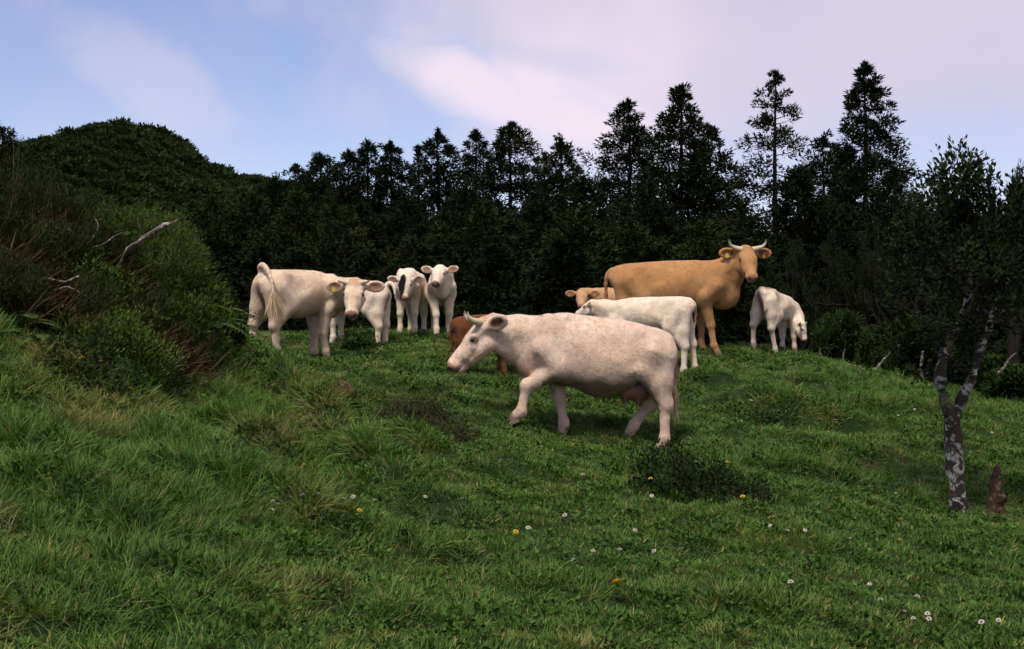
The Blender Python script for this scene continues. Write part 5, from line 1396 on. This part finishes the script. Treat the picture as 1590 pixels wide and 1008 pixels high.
# ---- flowers
m_white, nt, b = new_mat('white_petals'); nt.links.new(mixc(nt, noise(nt, 60, 2, .5, 'obj'), (.58, .55, .50), (.40, .36, .31)), b.inputs['Base Color']); b.inputs['Roughness'].default_value = .7
m_yel, nt, b = new_mat('yellow_petals'); nt.links.new(mixc(nt, noise(nt, 60, 2, .5, 'obj'), (.70, .48, .02), (.60, .36, .015)), b.inputs['Base Color']); b.inputs['Roughness'].default_value = .6
m_stalk, nt, b = new_mat('flower_stalk'); nt.links.new(mixc(nt, noise(nt, 40, 2), (.03, .06, .015), (.05, .09, .02)), b.inputs['Base Color'])
def petals(n, L, w, el, rng, rows=1):
    V, Fq = [], []
    for r in range(rows):
        for i in range(n):
            a = i * 6.283 / n + r * .3; e = el + r * .5 + rng.normal(0, .08); d = np.array([math.cos(a) * math.cos(e), math.sin(a) * math.cos(e), math.sin(e)]); s = np.array([-math.sin(a), math.cos(a), 0]) * w
            l = L * (1 - .18 * r); k = len(V); V += [d * l * .12, d * l * .7 + s, d * l + np.array([0, 0, -.1 * l]), d * l * .7 - s]; Fq.append([k, k + 1, k + 2, k + 3])
    return np.array(V), np.array(Fq)
v, q = petals(11, .017, .005, .1, g_(50), 4); clover = mesh_np('flower_head', v + np.array([0, 0, .004]), q, False); clover.materials.append(m_white)
v, q = petals(13, .022, .006, .15, g_(51), 3); dand = mesh_np('flower_head', v, q, False); dand.materials.append(m_yel)
v, q = tubes([(np.array([[0, 0, -1.0], [.02, .01, -.5], [0, 0, 0]]), np.array([.0022, .002, .0018]))], 5); stalk = mesh_np('stalk', v, q); stalk.materials.append(m_stalk)
SPOTS = [(150, 590, 'on the dark leafy patch of the left slope'), (205, 636, 'low on the left slope'), (430, 815, 'at the left end of the line of flowers'), (540, 806, 'in the line of flowers left of the middle'),
         (650, 815, 'at the right end of the line of flowers'), (466, 675, 'beside a slumped ledge on the left'), (790, 850, 'in the middle foreground'), (900, 890, 'right of the middle foreground'), (958, 946, 'at the bottom, big and lone'),
         (1000, 860, 'below the briar bush'), (880, 750, 'left of the briar bush'), (1130, 780, 'at the edge of the briar bush'), (1230, 850, 'right below the briar bush'), (1200, 930, 'in the lower right foreground'),
         (1390, 955, 'in the loose cluster near the lower right corner'), (1425, 992, 'in the cluster at the bottom edge'), (1540, 1000, 'in the lower right corner'), (1390, 800, 'left of the foot of the lichened tree'), (1395, 850, 'in front of the lichened tree'),
         (1170, 640, 'behind the walking cow'), (1270, 660, 'on the slope right of the walking cow'), (1405, 655, 'left of the fork of the lichened tree'), (1545, 670, 'right of the lichened tree'), (330, 595, 'at the foot of the bank')]
def flower(px, py, kind, s=1.0):
    # find where the line of sight at this pixel meets the meadow
    dd = np.linspace(4, 26, 900); zz_ = EYE - (py - CY) / F_PX * dd; xx_ = (px - CX) / F_PX * dd
    hit = np.argmax(height(xx_, dd) > zz_); d = dd[hit]; x_ = xx_[hit]
    zg = h1(x_, d); L = .125 if kind == 'white' else .14
    nm = 'white_clover' if kind == 'white' else 'yellow_flower'
    r_ = empty(nm, (x_, d, zg), random.random() * 6.28)
    where = min(SPOTS, key=lambda q: ((q[0] - px) / 1.6) ** 2 + (q[1] - py) ** 2)[2]
    tag(r_, 'small white clover flower head ' + where if kind == 'white' else 'small yellow flower ' + where, 'flower', 'white clover heads in the pasture' if kind == 'white' else 'yellow flowers in the pasture')
    o = link('stalk', stalk, None, r_); o.location = (0, 0, L); o.scale = (1, 1, L)
    o = link('flower_head', clover if kind == 'white' else dand, None, r_); o.location = (0, 0, L); o.scale = (s * 1.0,) * 3; o.rotation_euler = (random.uniform(-.2, .7), random.uniform(-.4, .4), 0)
for px_, py_ in [(424,812),(432,818),(423,826),(470,803),(494,805),(533,808),(582,808),(612,804),(775,810),(820,850),(877,830),(890,905),(1016,888),(986,853),(962,884),(1228,940),(1350,940),(1378,946),(1400,960),(1424,960),(1367,966),
                 (1404,986),(1418,996),(1440,990),(1442,996),(1524,1001),(1550,998),(1391,788),(1320,866),(1250,854),(1223,854),(1196,845),(841,717),(890,750),(905,762),(889,790),(1166,640),(1280,650),(1420,652),(1395,662),
                 (1540,690),(1555,655),(1012,796),(921,886),(1178,920),(640,838),(548,802),(660,800)]:
    flower(px_, py_, 'white', random.uniform(.8, 1.25))
for t_ in [(127,588),(157,595),(225,583),(217,596),(203,636),(466,672),(472,758),(558,829),(801,860),(958,946,1.9),(1010,772),(1153,800),(1398,834),(1397,870),(1130,744),(1256,698),(293,591)]:
    flower(t_[0], t_[1], 'yellow', t_[2] if len(t_) > 2 else random.uniform(.8, 1.1))
